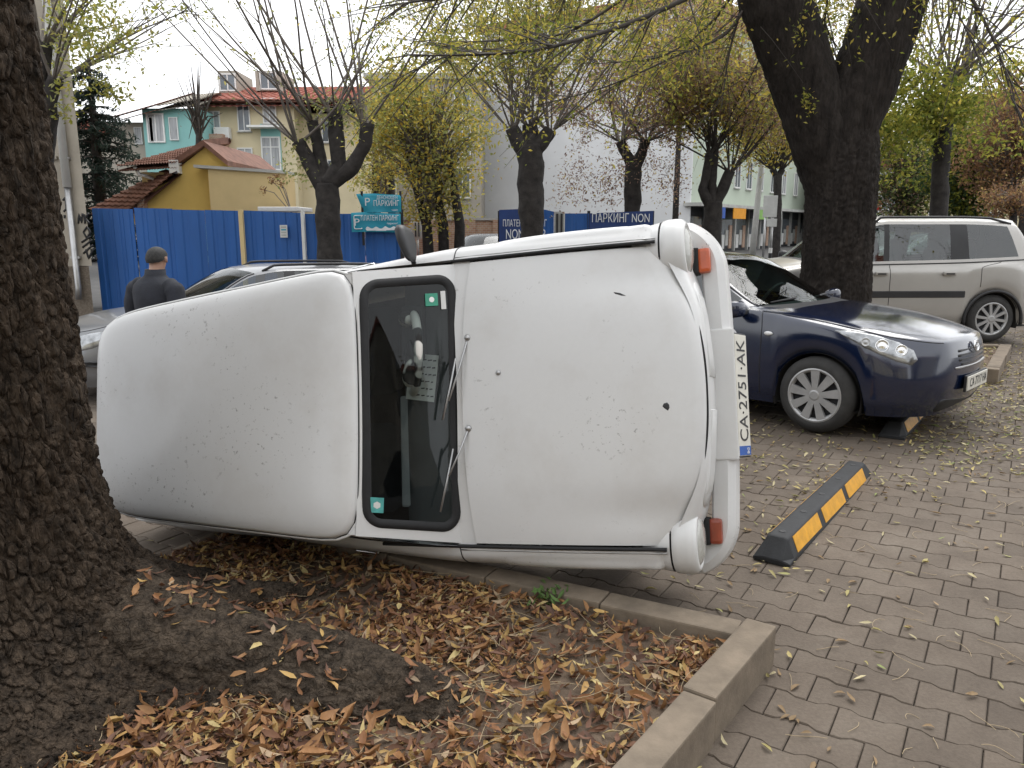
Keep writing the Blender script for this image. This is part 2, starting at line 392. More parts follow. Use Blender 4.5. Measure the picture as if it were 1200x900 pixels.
# ---------------------------------------------------------------- kerbs and planter soil
KH, KW = .17, .125
def kerb_run(A, B, inward, parent, hgt=KH, length=.58, wd=KW):
    L = (B - A).length; n = max(1, round(L / length)); d = (B - A) / n
    t = d.normalized(); nrm = Vector(inward)
    for i in range(n):
        a = A + d * i + t * .003; b = A + d * (i + 1) - t * .003
        jj = random.uniform(-.004, .004); jz = random.uniform(-.005, .005)
        q = [a + nrm * jj, b + nrm * jj, b + nrm * (wd + jj), a + nrm * (wd + jj)]
        o = MB().hexa([(p.x, p.y, Zg(p.x) - .06) for p in q], [(p.x, p.y, Zg(p.x) + hgt + jz) for p in q]).build('kerb_stone', MAT['kerb'], parent)
        recalc(o); bevel(o, .009, 2)
kerb1 = empty('planter_kerb', (0, 0, 0), 0, 'weathered concrete kerb edging the leafy bed that the overturned car lies on', 'kerb')
def inw(A, B, poly):
    c = sum((Vector(p) for p in poly), Vector((0, 0))) / len(poly); d = (B - A).normalized(); q = Vector((-d.y, d.x))
    return q if q.dot(c - A) > 0 else -q
i03 = inw(K0, K3, PLANTER)
i01 = inw(K0, K1, PLANTER)
kerb_run(K0 + (K1 - K0).normalized() * 0, K3, i03, kerb1)
kerb_run(K0 + (K1 - K0).normalized() * (KW + .012), K1, i01, kerb1)
kerb_run(K1 + (K2 - K1).normalized() * (KW + .012), K2, inw(K1, K2, PLANTER), kerb1, .13)
kerb2 = empty('planter_kerb', (0, 0, 0), 0, 'low kerb round the leaf covered bed of the big forked tree, behind the dark blue car', 'kerb')
for i in range(4):
    A, B = PL2[i], PL2[(i + 1) % 4]; kerb_run(A + (B - A).normalized() * (KW + .012), B, inw(A, B, PL2), kerb2, .15, .9)
TREE_A = Vector((-2.12, 2.80))
def soilz(x, y):
    d = math.hypot(x - TREE_A.x, y - TREE_A.y)
    return Zg(x) + .115 + .10 * math.exp(-(d / 1.1) ** 2) + .022 * noise.noise((x * 2.3, y * 2.3, 1.7)) + .006 * noise.noise((x * 11, y * 11, 4))
def bed(name, poly, zf, m, n=70):
    a, b, c, d = [Vector(p) for p in inset(poly, .05)]
    P = []
    for i in range(n + 1):
        u = i / n; row = []
        for j in range(n + 1):
            v = j / n; p = (a * (1 - u) + b * u) * (1 - v) + (d * (1 - u) + c * u) * v
            row.append((p.x, p.y, zf(p.x, p.y)))
        P.append(row)
    o = MB().grid(P).build(name, m, None, True); tag(o, kind='structure'); return o
bed('planter_soil', PLANTER, soilz, MAT['soil'], 90)
soil2 = lambda x, y: Zg(x) + .12 + .02 * noise.noise((x * 1.5, y * 1.5, 8)) + .08 * math.exp(-((x - 3.95) ** 2 + (y - 9.4) ** 2) / .5)
bed('tree_bed_soil', PL2, soil2, MAT['soil'], 40)

# ---------------------------------------------------------------- leaves on the ground
LT = np.array([(0, 0, 0), (.28, .5, 0), (.28, 0, 0), (.28, -.5, 0), (.62, .42, 0), (.62, 0, 0), (.62, -.42, 0), (1, 0, 0)])
LFc = [(0, 2, 1), (0, 3, 2), (1, 2, 5, 4), (2, 3, 6, 5), (4, 5, 7), (5, 6, 7)]
BROWN = [((.46, .30, .11), 2), ((.25, .12, .055), 5), ((.15, .072, .04), 4), ((.32, .17, .075), 4), ((.42, .26, .10), 2), ((.52, .41, .19), 1.5), ((.17, .09, .06), 3.5), ((.38, .28, .18), 1.6), ((.11, .06, .042), 2)]
YELLOW = [((.42, .34, .14), 4), ((.36, .31, .13), 3), ((.29, .28, .11), 3), ((.46, .40, .24), 3), ((.25, .17, .09), 3), ((.20, .23, .08), 1.2)]
def palette(n, pal, rg=rng):
    wt = np.array([p[1] for p in pal], float); wt /= wt.sum()
    c = np.array([p[0] for p in pal])[rg.choice(len(pal), n, p=wt)]
    return np.clip(c * rg.uniform(.75, 1.25, (n, 1)), 0, 1)
def leaf_verts(n, ln=(.05, .085), wd=(.22, .34), curl=.5, fold=.35, rg=rng):
    L = rg.uniform(*ln, n); Wd = L * rg.uniform(*wd, n); V = np.repeat(LT[None], n, 0)
    cu = rg.uniform(-.2, curl, n); fo = rg.uniform(0, fold, n); sidec = rg.normal(0, .18, n)
    x = V[:, :, 0]; y = V[:, :, 1]
    z = cu[:, None] * ((x - .5) ** 2 * 1.6) + fo[:, None] * np.abs(y) * .8
    yy = y * Wd[:, None] / L[:, None] + sidec[:, None] * x * (1 - x)
    return np.stack([x - .5, yy, z], -1) * L[:, None, None]
def rotate(V, yaw, pitch, roll):
    cy, sy, cp, sp, cr, sr = np.cos(yaw), np.sin(yaw), np.cos(pitch), np.sin(pitch), np.cos(roll), np.sin(roll)
    Rm = np.stack([np.stack([cy * cp, cy * sp * sr - sy * cr, cy * sp * cr + sy * sr], -1),
                   np.stack([sy * cp, sy * sp * sr + cy * cr, sy * sp * cr - cy * sr], -1),
                   np.stack([-sp, cp * sr, cp * cr], -1)], -2)
    return np.einsum('nij,nkj->nki', Rm, V)
def col_attr(me, cols, per):
    a = me.color_attributes.new('Col', 'FLOAT_COLOR', 'POINT')
    c = np.repeat(np.concatenate([cols, np.ones((len(cols), 1))], 1), per, 0)
    a.data.foreach_set('color', c.astype(np.float32).ravel())
def leaf_object(name, pos, m, pal, parent=None, ln=(.05, .085), wd=(.22, .34), tilt=.35, curl=.5, cols=None, smooth=True):
    n = len(pos); V = leaf_verts(n, ln, wd, curl)
    V = rotate(V, rng.uniform(0, 6.283, n), rng.normal(0, tilt, n), rng.normal(0, tilt, n)) + np.asarray(pos)[:, None, :]
    F = [tuple(q + 8 * i for q in f) for i in range(n) for f in LFc]
    o = obj(name, V.reshape(-1, 3), F, m, parent, smooth); col_attr(o.data, palette(n, pal) if cols is None else cols, 8); return o
pts = []
inner = inset(PLANTER, KW + .01)
while len(pts) < 19000:
    x, y = random.uniform(-3.2, 1.05), random.uniform(1.4, 4.5)
    if not inpoly(x, y, inner): continue
    f = noise.noise((x * 1.9 + 3, y * 1.9, 2)) + .5 * noise.noise((x * 5, y * 5, 9))
    bare = math.exp(-(((x - .32) / .24) ** 2 + ((y - 2.85) / .2) ** 2)) + .7 * math.exp(-(((x - .15) / .3) ** 2 + ((y - 2.45) / .16) ** 2))
    dens = .62 + .7 * f - .75 * bare
    if y > 3.35 - .5 * x - .9: dens -= .1 + .5 * max(0, (y - (2.9 - .55 * x)))
    if random.random() > max(.22, dens): continue
    h = abs(random.gauss(0, .012))
    pts.append((x, y, soilz(x, y) + .006 + h))
lit = leaf_object('leaf_litter', pts, MAT['leaf'], BROWN, tilt=.42, curl=.8, ln=(.028, .082))
tag(lit, 'brown and tan fallen leaves carpeting the soil of the kerbed bed', 'leaves', kind='stuff')
# yellow leaves on the paving and on the bed behind
pts = []
tries = 0
while len(pts) < 7000 and tries < 400000:
    tries += 1
    x, y = random.uniform(-4, 9.5), random.uniform(1.6, 11.5)
    if abs(x) > .72 * y + .3 or inpoly(x, y, PLANTER): continue
    in2 = inpoly(x, y, inset(PL2, KW))
    f = noise.noise((x * 1.3, y * 1.3, 5)) + .6 * noise.noise((x * 4.1, y * 4.1, 6))
    dens = .03 + .10 * max(0, f)
    if y > 4.6 and x > .5: dens += .14 + .30 * max(0, f) 
    if x > 3.1 and 5 < y < 9: dens += .8 + .5 * f
    e = (Vector((x, y)) - Vector((1.32, 3.76))); al = e.dot(PU); pe = e.dot(PV)
    if -.15 < al < 2.0 and abs(pe) < .28: dens += .40 * math.exp(-(abs(pe) / .14) ** 2)
    if in2: dens = .9
    e0 = (Vector((x, y)) - K0); 
    if abs(e0.dot(i03)) < .05 and y < 2.9: dens += .25
    if random.random() > dens: continue
    z = soil2(x, y) if in2 else Zg(x)
    pts.append((x, y, z + .006 + abs(random.gauss(0, .005))))
lit2 = leaf_object('leaf_scatter', pts, MAT['leaf'], YELLOW, tilt=.22, ln=(.035, .07), wd=(.2, .32))
tag(lit2, 'small yellow leaves strewn over the paving and the bed behind the blue car', 'leaves', kind='stuff')
# single leaves one can pick out on the near paving
lms = []
for k in range(8):
    V = leaf_verts(1, (.035, .058), (.24, .38), .5)[0]; me = meshdata('leaf', V, LFc, MAT['leaf'], True)
    col_attr(me, palette(1, YELLOW), 8); lms.append(me)
cnt = 0
while cnt < 95:
    x, y = random.uniform(.7, 3.8), random.uniform(1.9, 5)
    if abs(x) > .66 * y + .1 or inpoly(x, y, PLANTER): continue
    if noise.noise((x * 1.7, y * 1.7, 31)) < random.uniform(-.3, .3): continue
    o = share('leaf', lms[cnt % 8], pave, (x, y, Zg(x) + .007), (random.gauss(0, .12), random.gauss(0, .12), random.uniform(0, 6.28)), random.uniform(.8, 1.25)); cnt += 1
# curled pale leaves standing up out of the litter beside the trunk
V0 = leaf_verts(1, (.085, .085), (.3, .3), .9, .5)[0]
soilo = bpy.data.objects['planter_soil']
lm2 = []
for k in range(5):
    me = meshdata('leaf', leaf_verts(1, (.08, .11), (.26, .34), 1.0, .6)[0], LFc, MAT['leaf'], True); col_attr(me, palette(1, [((.50, .33, .13), 2), ((.36, .19, .085), 2), ((.58, .47, .2), 1)]), 8); lm2.append(me)
for i in range(120):
    for _ in range(50):
        x, y = random.uniform(-1.5, .5), random.uniform(1.75, 3.2)
        if inpoly(x, y, inner) and random.random() < math.exp(-((y - 2.1) / .45) ** 2) + .25: break
    share('leaf', lm2[i % 5], soilo, (x, y, soilz(x, y) + .028), (random.gauss(0, .7), random.gauss(0, .6), random.uniform(0, 6.28)), random.uniform(.8, 1.1))
# thin leaf stalks
mb = MB()
def stalk(x, y, z, L, r=.0011):
    a = random.uniform(0, 6.28); c = random.gauss(0, .6); P = []
    for k in range(6):
        P.append((x, y, z + .004 * math.sin(k))); x += math.cos(a) * L / 5; y += math.sin(a) * L / 5; a += c / 5 * 1.6
    mb.tube(P, r, 4, False)
for i in range(420):
    x, y = random.uniform(-1.6, 1.0), random.uniform(1.8, 4.0)
    if inpoly(x, y, inner): stalk(x, y, soilz(x, y) + .022 + random.random() * .012, random.uniform(.08, .22))
for i in range(120):
    x, y = random.uniform(.8, 3.4), random.uniform(1.9, 5)
    if not inpoly(x, y, PLANTER): stalk(x, y, Zg(x) + .006, random.uniform(.06, .16))
st = mb.build('leaf_stalks', M('dry_stalk', (.36, .28, .17), .8)); tag(st, 'thin dry leaf stalks scattered among the fallen leaves', 'stalks', kind='stuff')

# green seedling by the far kerb
sp = Vector((.17, 3.22))
pl = empty('seedling', (sp.x, sp.y, soilz(*sp)), 0, 'small green weed sprouting from the leaves beside the far kerb', 'plant')
P = [(random.gauss(0, .05), random.gauss(0, .04), random.uniform(.015, .06)) for _ in range(46)]
leaf_object('foliage', P, MAT['leaf'], [((.10, .17, .05), 3), ((.22, .28, .10), 1)], pl, ln=(.04, .07), tilt=.5)
mb = MB()
for k in range(5):
    a = k * 1.26; mb.tube([(0, 0, -.02), (.03 * math.cos(a), .03 * math.sin(a), .03), (.06 * math.cos(a), .05 * math.sin(a), .045)], .0016, 5)
mb.build('stem', M('green_stem', (.10, .14, .05)), pl)

# ---------------------------------------------------------------- wheel stops
def wheel_stop(loc, ang, label):
    r = empty('wheel_stop', loc, ang, label, 'wheel stop', 'rubber wheel stops')
    L, B, T, Hh = 1.84, .195, .085, .128
    sec = [(-B / 2, 0), (B / 2, 0), (B / 2, .022), (T / 2 + .012, Hh - .006), (T / 2 - .004, Hh), (-T / 2 + .004, Hh), (-T / 2 - .012, Hh - .006), (-B / 2, .022)]
    xs = [(0, .0, .35), (.012, .0, .55), (.085, .0, 1), (.10, 0, 1)]
    rows = []
    for x, _, hs_ in [(0, 0, .22), (.085, 0, .97), (.10, 0, 1), (L - .10, 0, 1), (L - .085, 0, .97), (L, 0, .22)]:
        rows.append([(x, y, z * hs_ if z > .03 else z) for y, z in sec])
    mb = MB().grid(rows, True); k = len(sec); mb.F += [tuple(range(k)), tuple(range(5 * k + k - 1, 5 * k - 1, -1))]
    o = mb.build('block', MAT['black_paint'], r); recalc(o)
    bevel(o, .004, 1)
    sl = Vector((0, T / 2 + .012 - B / 2, Hh - .006 - .022)); slen = sl.length; sl.normalize()
    for side in (-1, 1):
        up = Vector((0, side * sl.y, sl.z)); nrm = Vector((0, side * sl.z, -sl.y))
        for i in range(3):
            x0 = .15 + i * .525; x1 = x0 + .445
            b0 = Vector((0, side * B / 2, .022)) + up * slen * .13 + nrm * .0025; b1 = b0 + up * slen * .80
            q = [b0 + Vector((x0, 0, 0)), b0 + Vector((x1, 0, 0)), b1 + Vector((x1 - .0, 0, 0)), b1 + Vector((x0 + .0, 0, 0))]
            recalc(MB().hexa([p - nrm * .004 for p in q], q).build('reflector_panel', MAT['yellow_refl'], r))
    for i in range(5):
        x = .16 + i * .37
        MB().lathe([(Hh + .0015, .019), (Hh + .0035, .017), (Hh + .003, .012), (Hh + .0012, .0)], (x, 0, 0), 'z', 14).build('bolt_hole', MAT['ink'], r, True)
    return r
a = math.atan2(5.30 - 3.76, 2.49 - 1.33)
wheel_stop((1.36, 3.79, Zg(1.4)), a, 'black rubber wheel stop with yellow panels lying free on the paving beside the overturned car')
wheel_stop((3.06, 6.02, Zg(3.1)), a, 'black and yellow wheel stop under the nose of the dark blue car')

# ---------------------------------------------------------------- near tree
def bark_h(p, s=1.0):
    q = Vector((p[0] * 27 / s, p[1] * 27 / s, p[2] * 10.5 / s)); wv = noise.noise_vector(q * .8) * .5 + noise.noise_vector(q * 2.3) * .16
    d = noise.voronoi(q + wv)[0]; e = min(1, max(0, (d[1] - d[0] - .03) / .22)); e = e * e * (3 - 2 * e)
    f = noise.fractal(Vector((p[0] * 38, p[1] * 38, p[2] * 20)), 1, 2.1, 3)
    lump = noise.noise(Vector((p[0] * 5, p[1] * 5, p[2] * 2)))
    lg = noise.noise(Vector((p[0] * 13, p[1] * 13, p[2] * 2.6)))
    return e * .55 + .20 * f * (.4 + .6 * e) + .3 * lump + .45 * (1 - 2 * abs(lg))
def trunk_grid(fr, nth, zs, disp, off=0, focus=None):
    P = []
    for z in zs:
        row = []
        for j in range(nth):
            t = 2 * math.pi * j / nth
            if focus is not None: t = t - .62 * math.sin(t - focus - math.pi) * -1 * -1 if 0 else focus + (t - .72 * math.sin(t))
            c, s_ = math.cos(t), math.sin(t); x, y, r = fr(t, z)
            hgt = bark_h((c * r + off, s_ * r, z)) * disp
            row.append((x + c * (r + hgt), y + s_ * (r + hgt), z))
        P.append(row)
    return P
zA = soilz(*TREE_A)
treeA = empty('street_tree', (TREE_A.x, TREE_A.y, zA - .06), 0, 'massive dark trunk with thick ridged bark and spreading roots in the leafy bed', 'tree')
lob = [(R(-8), .62, .30), (R(-40), .36, .3), (R(38), .34, .35), (R(100), .3, .5), (R(190), .3, .6), (R(-95), .34, .45)]
def fA(t, z):
    lean = -.105 + .018 * max(z, 0)
    r = .48 - .012 * z + .03 * math.sin(2 * t + z * .8) + .02 * math.sin(5 * t + 1)
    r += .20 * math.exp(-max(0, z) / .46) + .16 * math.exp(-max(0, z) / .16)
    for a, am, wd in lob:
        d = (t - a + math.pi) % (2 * math.pi) - math.pi
        r += am * math.exp(-(d / wd) ** 2) * math.exp(-max(0, z) / .20) * .9
    return lean, 0, r
zs = list(np.linspace(-.12, .8, 190)) + list(np.linspace(.81, 3.0, 380)) + list(np.linspace(3.05, 5.2, 24))
MB().grid(trunk_grid(fA, 520, zs, .034, 0, R(-38)), True).build('trunk', MAT['bark_near'], treeA, True)
def root(pts, rad, flat=.8, n=40, seg=70):
    k = max(2, seg // (len(pts) - 1)); C3 = pchip(np.array(pts, float), k); R3 = pchip(np.array(rad, float)[:, None], k)[:, 0]; P = []
    for i in range(len(C3)):
        c = Vector(C3[i]); r = R3[i]; a0, a1 = max(0, i - k), min(len(C3) - 1, i + k)
        t = Vector(C3[a1] - C3[a0]).normalized(); b = Vector((-t.y, t.x, 0)).normalized(); row = []
        for j in range(n):
            a = 2 * math.pi * j / n
            lump = 1 + .20 * noise.noise(c * 3.2 + Vector((math.cos(a), math.sin(a), 0))) + .07 * math.sin(3 * a + i * .03)
            q = c + (b * math.cos(a) + Vector((0, 0, 1)) * math.sin(a) * flat) * r * lump
            q += (q - c).normalized() * bark_h((q.x * .45, q.y * 1.1, q.z * 2.2), 1.0) * .022
            row.append(q)
        P.append(row)
    mb = MB().grid(P, True); mb.F.append(tuple(range((len(C3) - 1) * n, len(C3) * n)))
    return mb.build('root', MAT['root_bark'], treeA, True)
root([(.20, .03, .16), (.60, .02, .10), (.95, -.02, .045), (1.30, -.10, .015), (1.62, -.22, -.01), (1.88, -.31, -.03), (2.02, -.36, -.10)], [.40, .34, .27, .21, .17, .14, .07], .60, 120, 220)
root([(.25, .20, .12), (.60, .36, .04), (.90, .47, -.01), (1.18, .56, -.03), (1.45, .64, -.08)], [.28, .19, .12, .085, .05], .7, 60, 110)

# leaves that came to rest on the roots
bpy.context.view_layer.update()
_V, _F = [], []
for o in treeA.children:
    if o.name.startswith('root'):
        n = len(_V); _V += [v.co + Vector(treeA.location) for v in o.data.vertices]; _F += [tuple(i + n for i in p.vertices) for p in o.data.polygons]
_bv = BVHTree.FromPolygons(_V, _F); pts = []
while len(pts) < 170:
    x, y = random.uniform(-1.5, .1), random.uniform(1.9, 3.7); h = _bv.ray_cast(Vector((x, y, 2)), Vector((0, 0, -1)))
    if h[0] is None or h[0].z < soilz(x, y) or (x < -1.0 and random.random() < .6): continue
    if random.random() < .35 + .9 * (noise.noise((x * 3, y * 3, 77))): pts.append((x, y, h[0].z + .008))
rl = leaf_object('root_leaves', pts, MAT['leaf'], BROWN, tilt=.3, curl=.7, ln=(.045, .08)); tag(rl, 'fallen leaves lying on the low spreading roots', 'leaves', kind='stuff')

# ---------------------------------------------------------------- lofted car bodies
class Loft:
    """half-body control grid [station][row] -> smooth fine grid; parts are cut out by cells"""
    def __init__(s, G, si=6, sj=5, mirror_ends=True, mirror_top=True):
        G = np.asarray(G, float); s.si, s.sj = si, sj
        mir = np.array([1, -1, 1.])
        A = G
        if mirror_ends: A = np.concatenate([G[1:2] * mir, G, G[-2:-1] * mir], 0)
        F = pchip(A, si)
        if mirror_ends: F = F[si:-si]
        F = np.swapaxes(F, 0, 1)
        if mirror_top: F = np.concatenate([F, F[-2:-1] * mir], 0)
        F = pchip(F, sj)
        if mirror_top: F = F[:-sj]
        s.P = np.swapaxes(F, 0, 1).copy()
    def arches(s, arcs, belt):
        jb = belt * s.sj
        for i in range(s.P.shape[0]):
            zb, zt = s.P[i, 0, 2], s.P[i, jb, 2]
            for j in range(jb):
                x, z = s.P[i, j, 0], s.P[i, j, 2]
                for xw, Rr, zc in arcs:
                    if abs(x - xw) < Rr and abs(s.P[i, 0, 1]) > .3:
                        za = zc + math.sqrt(Rr * Rr - (x - xw) ** 2)
                        if zb < za: s.P[i, j, 2] = za + (z - zb) / max(1e-6, zt - zb) * (zt - za)
    def patch(s, i0, i1, j0, j1, side=1, off=0):
        Q = s.P[int(i0 * s.si):int(i1 * s.si) + 1, int(j0 * s.sj):int(j1 * s.sj) + 1] * np.array([1, side, 1.])
        return Q
    def part(s, name, m, cells, parent, sides='both', smooth=True, shift=None):
        outs = []
        groups = [(1, -1)] if sides == 'both' else [(1,), (-1,)]
        for gset in groups:
            mb = MB()
            for sd in gset:
                for (i0, i1, j0, j1) in cells:
                    Q = s.patch(i0, i1, j0, j1, sd)
                    if sd < 0: Q = Q[::-1]
                    mb.grid(Q.tolist())
            o = mb.build(name, m, parent, smooth)
            bm = bmesh.new(); bm.from_mesh(o.data); bmesh.ops.remove_doubles(bm, verts=bm.verts, dist=.0004)
            if shift: 
                bm.normal_update()
                for v in bm.verts: v.co += v.normal * shift
            bm.to_mesh(o.data); bm.free(); o.data.update()
            if smooth: o.data.polygons.foreach_set('use_smooth', [True] * len(o.data.polygons))
            outs.append(o)
        return outs
    def row(s, j, i0, i1, side=1): return (s.P[int(i0 * s.si):int(i1 * s.si) + 1, int(j * s.sj)] * np.array([1, side, 1.])).tolist()
    def col(s, i, j0, j1, side=1): return (s.P[int(i * s.si), int(j0 * s.sj):int(j1 * s.sj) + 1] * np.array([1, side, 1.])).tolist()
def bvh_of(objs):
    V, F = [], []
    for o in objs:
        n = len(V); V += [v.co.copy() for v in o.data.vertices]; F += [tuple(i + n for i in p.vertices) for p in o.data.polygons]
    return BVHTree.FromPolygons(V, F)
def decal(name, outline, o, ex, ey, bv, m, parent, off=.004, rings=5, dome=0):
    """solid piece that follows the body: outline in the plane (o,ex,ey) dropped onto the body along -ez"""
    o = Vector(o); ex = Vector(ex).normalized(); ey = Vector(ey); ey = (ey - ex * ey.dot(ex)).normalized(); ez = ex.cross(ey)
    cx = sum(p[0] for p in outline) / len(outline); cy = sum(p[1] for p in outline) / len(outline)
    rows = []
    for k in range(rings + 1):
        s = max(.001, k / rings); row = []
        for (a, b) in outline:
            p = o + ex * (cx + (a - cx) * s) + ey * (cy + (b - cy) * s)
            h = bv.ray_cast(p + ez * .6, -ez, 2.0)
            q = h[0] if h[0] is not None else p
            row.append(q + ez * (off + dome * (1 - s * s)))
        rows.append(row)
    rows.append([q - ez * (off + .012) for q in rows[-1]])
    mb = MB().grid(rows, True); ob = mb.build(name, m, parent, True); recalc(ob); return ob
def wheel(parent, loc, side, r=.315, wd=.20, rimr=.21, style='cover', n=8):
    """tyre with a rim as its sub-part; axle along y, outer face on +y*side"""
    h = wd / 2; prof = [(-h + .01, rimr - .01), (-h, rimr + .02), (-h + .006, r - .05), (-h + .03, r - .012), (-h + .06, r), (h - .06, r), (h - .03, r - .012), (h - .006, r - .05), (h, rimr + .02), (h - .01, rimr - .01), (h - .06, rimr - .02)]
    t = MB().lathe(prof, (0, 0, 0), 'y', 48).build('wheel', MAT['tyre'], parent, True); t.location = loc
    fy = lambda v: v * side
    back = MB().lathe([(fy(h - .055), .01), (fy(h - .05), rimr)], (0, 0, 0), 'y', 32).build('brake', MAT['dark'], t, True)
    mb = MB()
    mb.lathe([(fy(h - .03), rimr - .03), (fy(h - .012), rimr - .022), (fy(h - .002), rimr - .008), (fy(h - .006), rimr + .006), (fy(h - .03), rimr + .004)], (0, 0, 0), 'y', 48)
    mb.lathe([(fy(h - .005), .0005), (fy(h - .005), .034), (fy(h - .012), .05), (fy(h - .04), .055)], (0, 0, 0), 'y', 24)
    for k in range(n):
        a = 2 * math.pi * (k + .25) / n; c, s_ = math.cos(a), math.sin(a); e = Vector((c, 0, s_)); q = Vector((-s_, 0, c))
        if style == 'cover': w0, w1 = .020, rimr * math.pi / n * .50
        elif style == 'alloy': w0, w1 = .017, .019
        else: w0, w1 = .03, .06
        r0, r1 = .03, rimr - .012
        for (y0, y1) in ((h - .022, h - .006),):
            B = [e * r0 - q * w0, e * r0 + q * w0, e * r1 + q * w1, e * r1 - q * w1]
            mb.hexa([p + Vector((0, fy(y0 - .01), 0)) for p in B], [B[0] + Vector((0, fy(y1 - .004), 0)), B[1] + Vector((0, fy(y1 - .004), 0)), B[2] + Vector((0, fy(y1), 0)), B[3] + Vector((0, fy(y1), 0))])
    o = mb.build('rim', MAT['rim'], t); recalc(o)
    return t
def seamline(name, pts, parent, r=.0035, m=None):
    return MB().tube(pts, r, 6).build(name, m or MAT['ink'], parent, True)

# ---------------------------------------------------------------- the overturned white car (own axes: x forward, y left, z up)
def car_pose():
    a, b, c = R(-20.9), R(-13.6), R(-7.0)
    base = Matrix(((1, 0, 0), (0, 0, -1), (0, 1, 0)))
    Rm = Matrix.Rotation(a, 3, 'Z') @ Matrix.Rotation(c, 3, 'Y') @ Matrix.Rotation(b, 3, 'X') @ base
    return Matrix.Translation((1.189, 3.948, .823)) @ Rm.to_4x4() @ Matrix.Diagonal((1, 1.03, 1, 1))
TM = car_pose(); TMI = TM.inverted()
tr = empty('overturned_car', label='old white two-door car tipped onto its side, roof and bonnet facing outward', cat='car')
tr.matrix_world = TM
XF = lambda y: -.055 - .185 * (abs(y) / .64) ** 2.4         # front edge of the bonnet in plan
def seamz(x): return float(np.interp(-x, [.20, .45, .69, 1.2, 1.9, 2.7, 3.05, 3.45], [.838, .872, .896, .924, .925, .915, .90, .80]))
def st(x, y4=.655, w=1.0, z0=.22):
    return [(x, .69 * w, z0), (x, .738 * w, z0 + .11), (x, .757 * w, .60), (x, .742 * w, .80), (x, .704 * w, seamz(x) - .028), (x, y4 * w, seamz(x))]
G = [[(-.12, 0, .28), (-.075, 0, .40), (-.05, 0, .56), (-.05, 0, .70), (-.05, 0, .79), (XF(0) - .004, 0, .835)],
     [(-.13, .30, .28), (-.09, .30, .40), (-.068, .30, .56), (-.066, .30, .70), (-.066, .30, .79), (XF(.3) - .004, .30, .834)],
     [(-.15, .50, .28), (-.12, .50, .40), (-.11, .52, .56), (-.115, .52, .70), (-.13, .51, .79), (XF(.5) - .004, .49, .828)],
     [(-.20, .66, .27), (-.19, .69, .38), (-.20, .695, .57), (-.205, .69, .70), (-.225, .66, .79), (-.238, .625, .824)],
     st(-.30), st(-.40), st(-.69), st(-.98), st(-1.19), st(-1.90, .655, .935), st(-2.40, .655, .875), st(-2.71, .655, .845), st(-3.02, .645, .825), st(-3.30, .60, .79),
     [(-3.43, .53, .25), (-3.47, .56, .36), (-3.49, .57, .58), (-3.47, .55, .72), (-3.44, .50, .77), (-3.40, .44, .80)],
     [(-3.47, .3, .25), (-3.52, .3, .36), (-3.54, .3, .58), (-3.52, .3, .74), (-3.50, .3, .80), (-3.46, .25, .83)],
     [(-3.48, 0, .25), (-3.53, 0, .36), (-3.55, 0, .58), (-3.53, 0, .75), (-3.51, 0, .81), (-3.47, 0, .84)]]
L = Loft(G, 8, 5, True, False)
L.arches([(-.69, .315, .27), (-2.71, .315, .27)], 4)
wp = MAT['white_paint']
front = L.part('front_panel', wp, [(0, 3.25, 0, 5)], tr)[0]
L.part('fender', wp, [(3.25, 8, 0, 5)], tr, 'sides')
L.part('door', wp, [(8, 9.5, 0, 5)], tr, 'sides')
L.part('rear_quarter', wp, [(9.5, 16, 0, 5)], tr, 'sides')
bb = L.part('floor_pan', MAT['under'], [(0, 16, 0, 0.2)], tr)
mb = MB()
lo = [[(p[0], p[1] * sd, p[2] + .02) for sd in (1, -1)] for p in L.row(0, 0, 16)]
lo = [[(p[0][0], p[0][1] - .004, min(p[0][2], .30)), (p[1][0], p[1][1] + .004, min(p[1][2], .30))] for p in lo]
lf = MB().grid(lo); bpy.data.objects.remove(bb[0]); lf.build('floor_pan', MAT['under'], tr)
# bonnet, own skin proud of the cowl
def zc_hood(x): return float(np.interp(-x, [.05, .09, .16, .30, .55, .85, 1.15], [.842, .862, .882, .904, .932, .953, .968]))
def zh(x, y): 
    f = XF(y) - x
    edge = .045 * (abs(y) / .64) ** 3.2
    valley = -.020 * math.exp(-((abs(y) - .50) / .085) ** 2) * math.exp(-(f / .42) ** 2)
    return valley + zc_hood(x + (XF(y) - XF(0)) * math.exp(-f / .35) * -1) - edge - .012 * math.exp(-f / .016)
NX, NY = 46, 56
rows = []
for i in range(NX + 1):
    u = i / NX; u = u ** 1.6; row = []
    for j in range(NY + 1):
        y = -.636 + 1.272 * j / NY
        xb = -1.105 - .035 * (1 - (y / .64) ** 2); x = XF(y) + (xb - XF(y)) * u
        row.append((x, y, zh(x, y)))
    rows.append(row)
mb = MB().grid(rows)
edge = rows[0] + [r[-1] for r in rows[1:]] + rows[-1][::-1][1:] + [r[0] for r in rows[::-1]][1:-1]
mb.grid([edge, [(p[0] - .004, p[1] * .998, p[2] - .022) for p in edge]], True)
hood = mb.build('hood', wp, tr, True); recalc(hood)
md = hood.modifiers.new('e', 'EDGE_SPLIT'); md.split_angle = R(50)
seamline('hood_gap', [(p[0] + .003, p[1], p[2] - .016) for p in rows[0]], tr, .0048, MAT['rubber'])
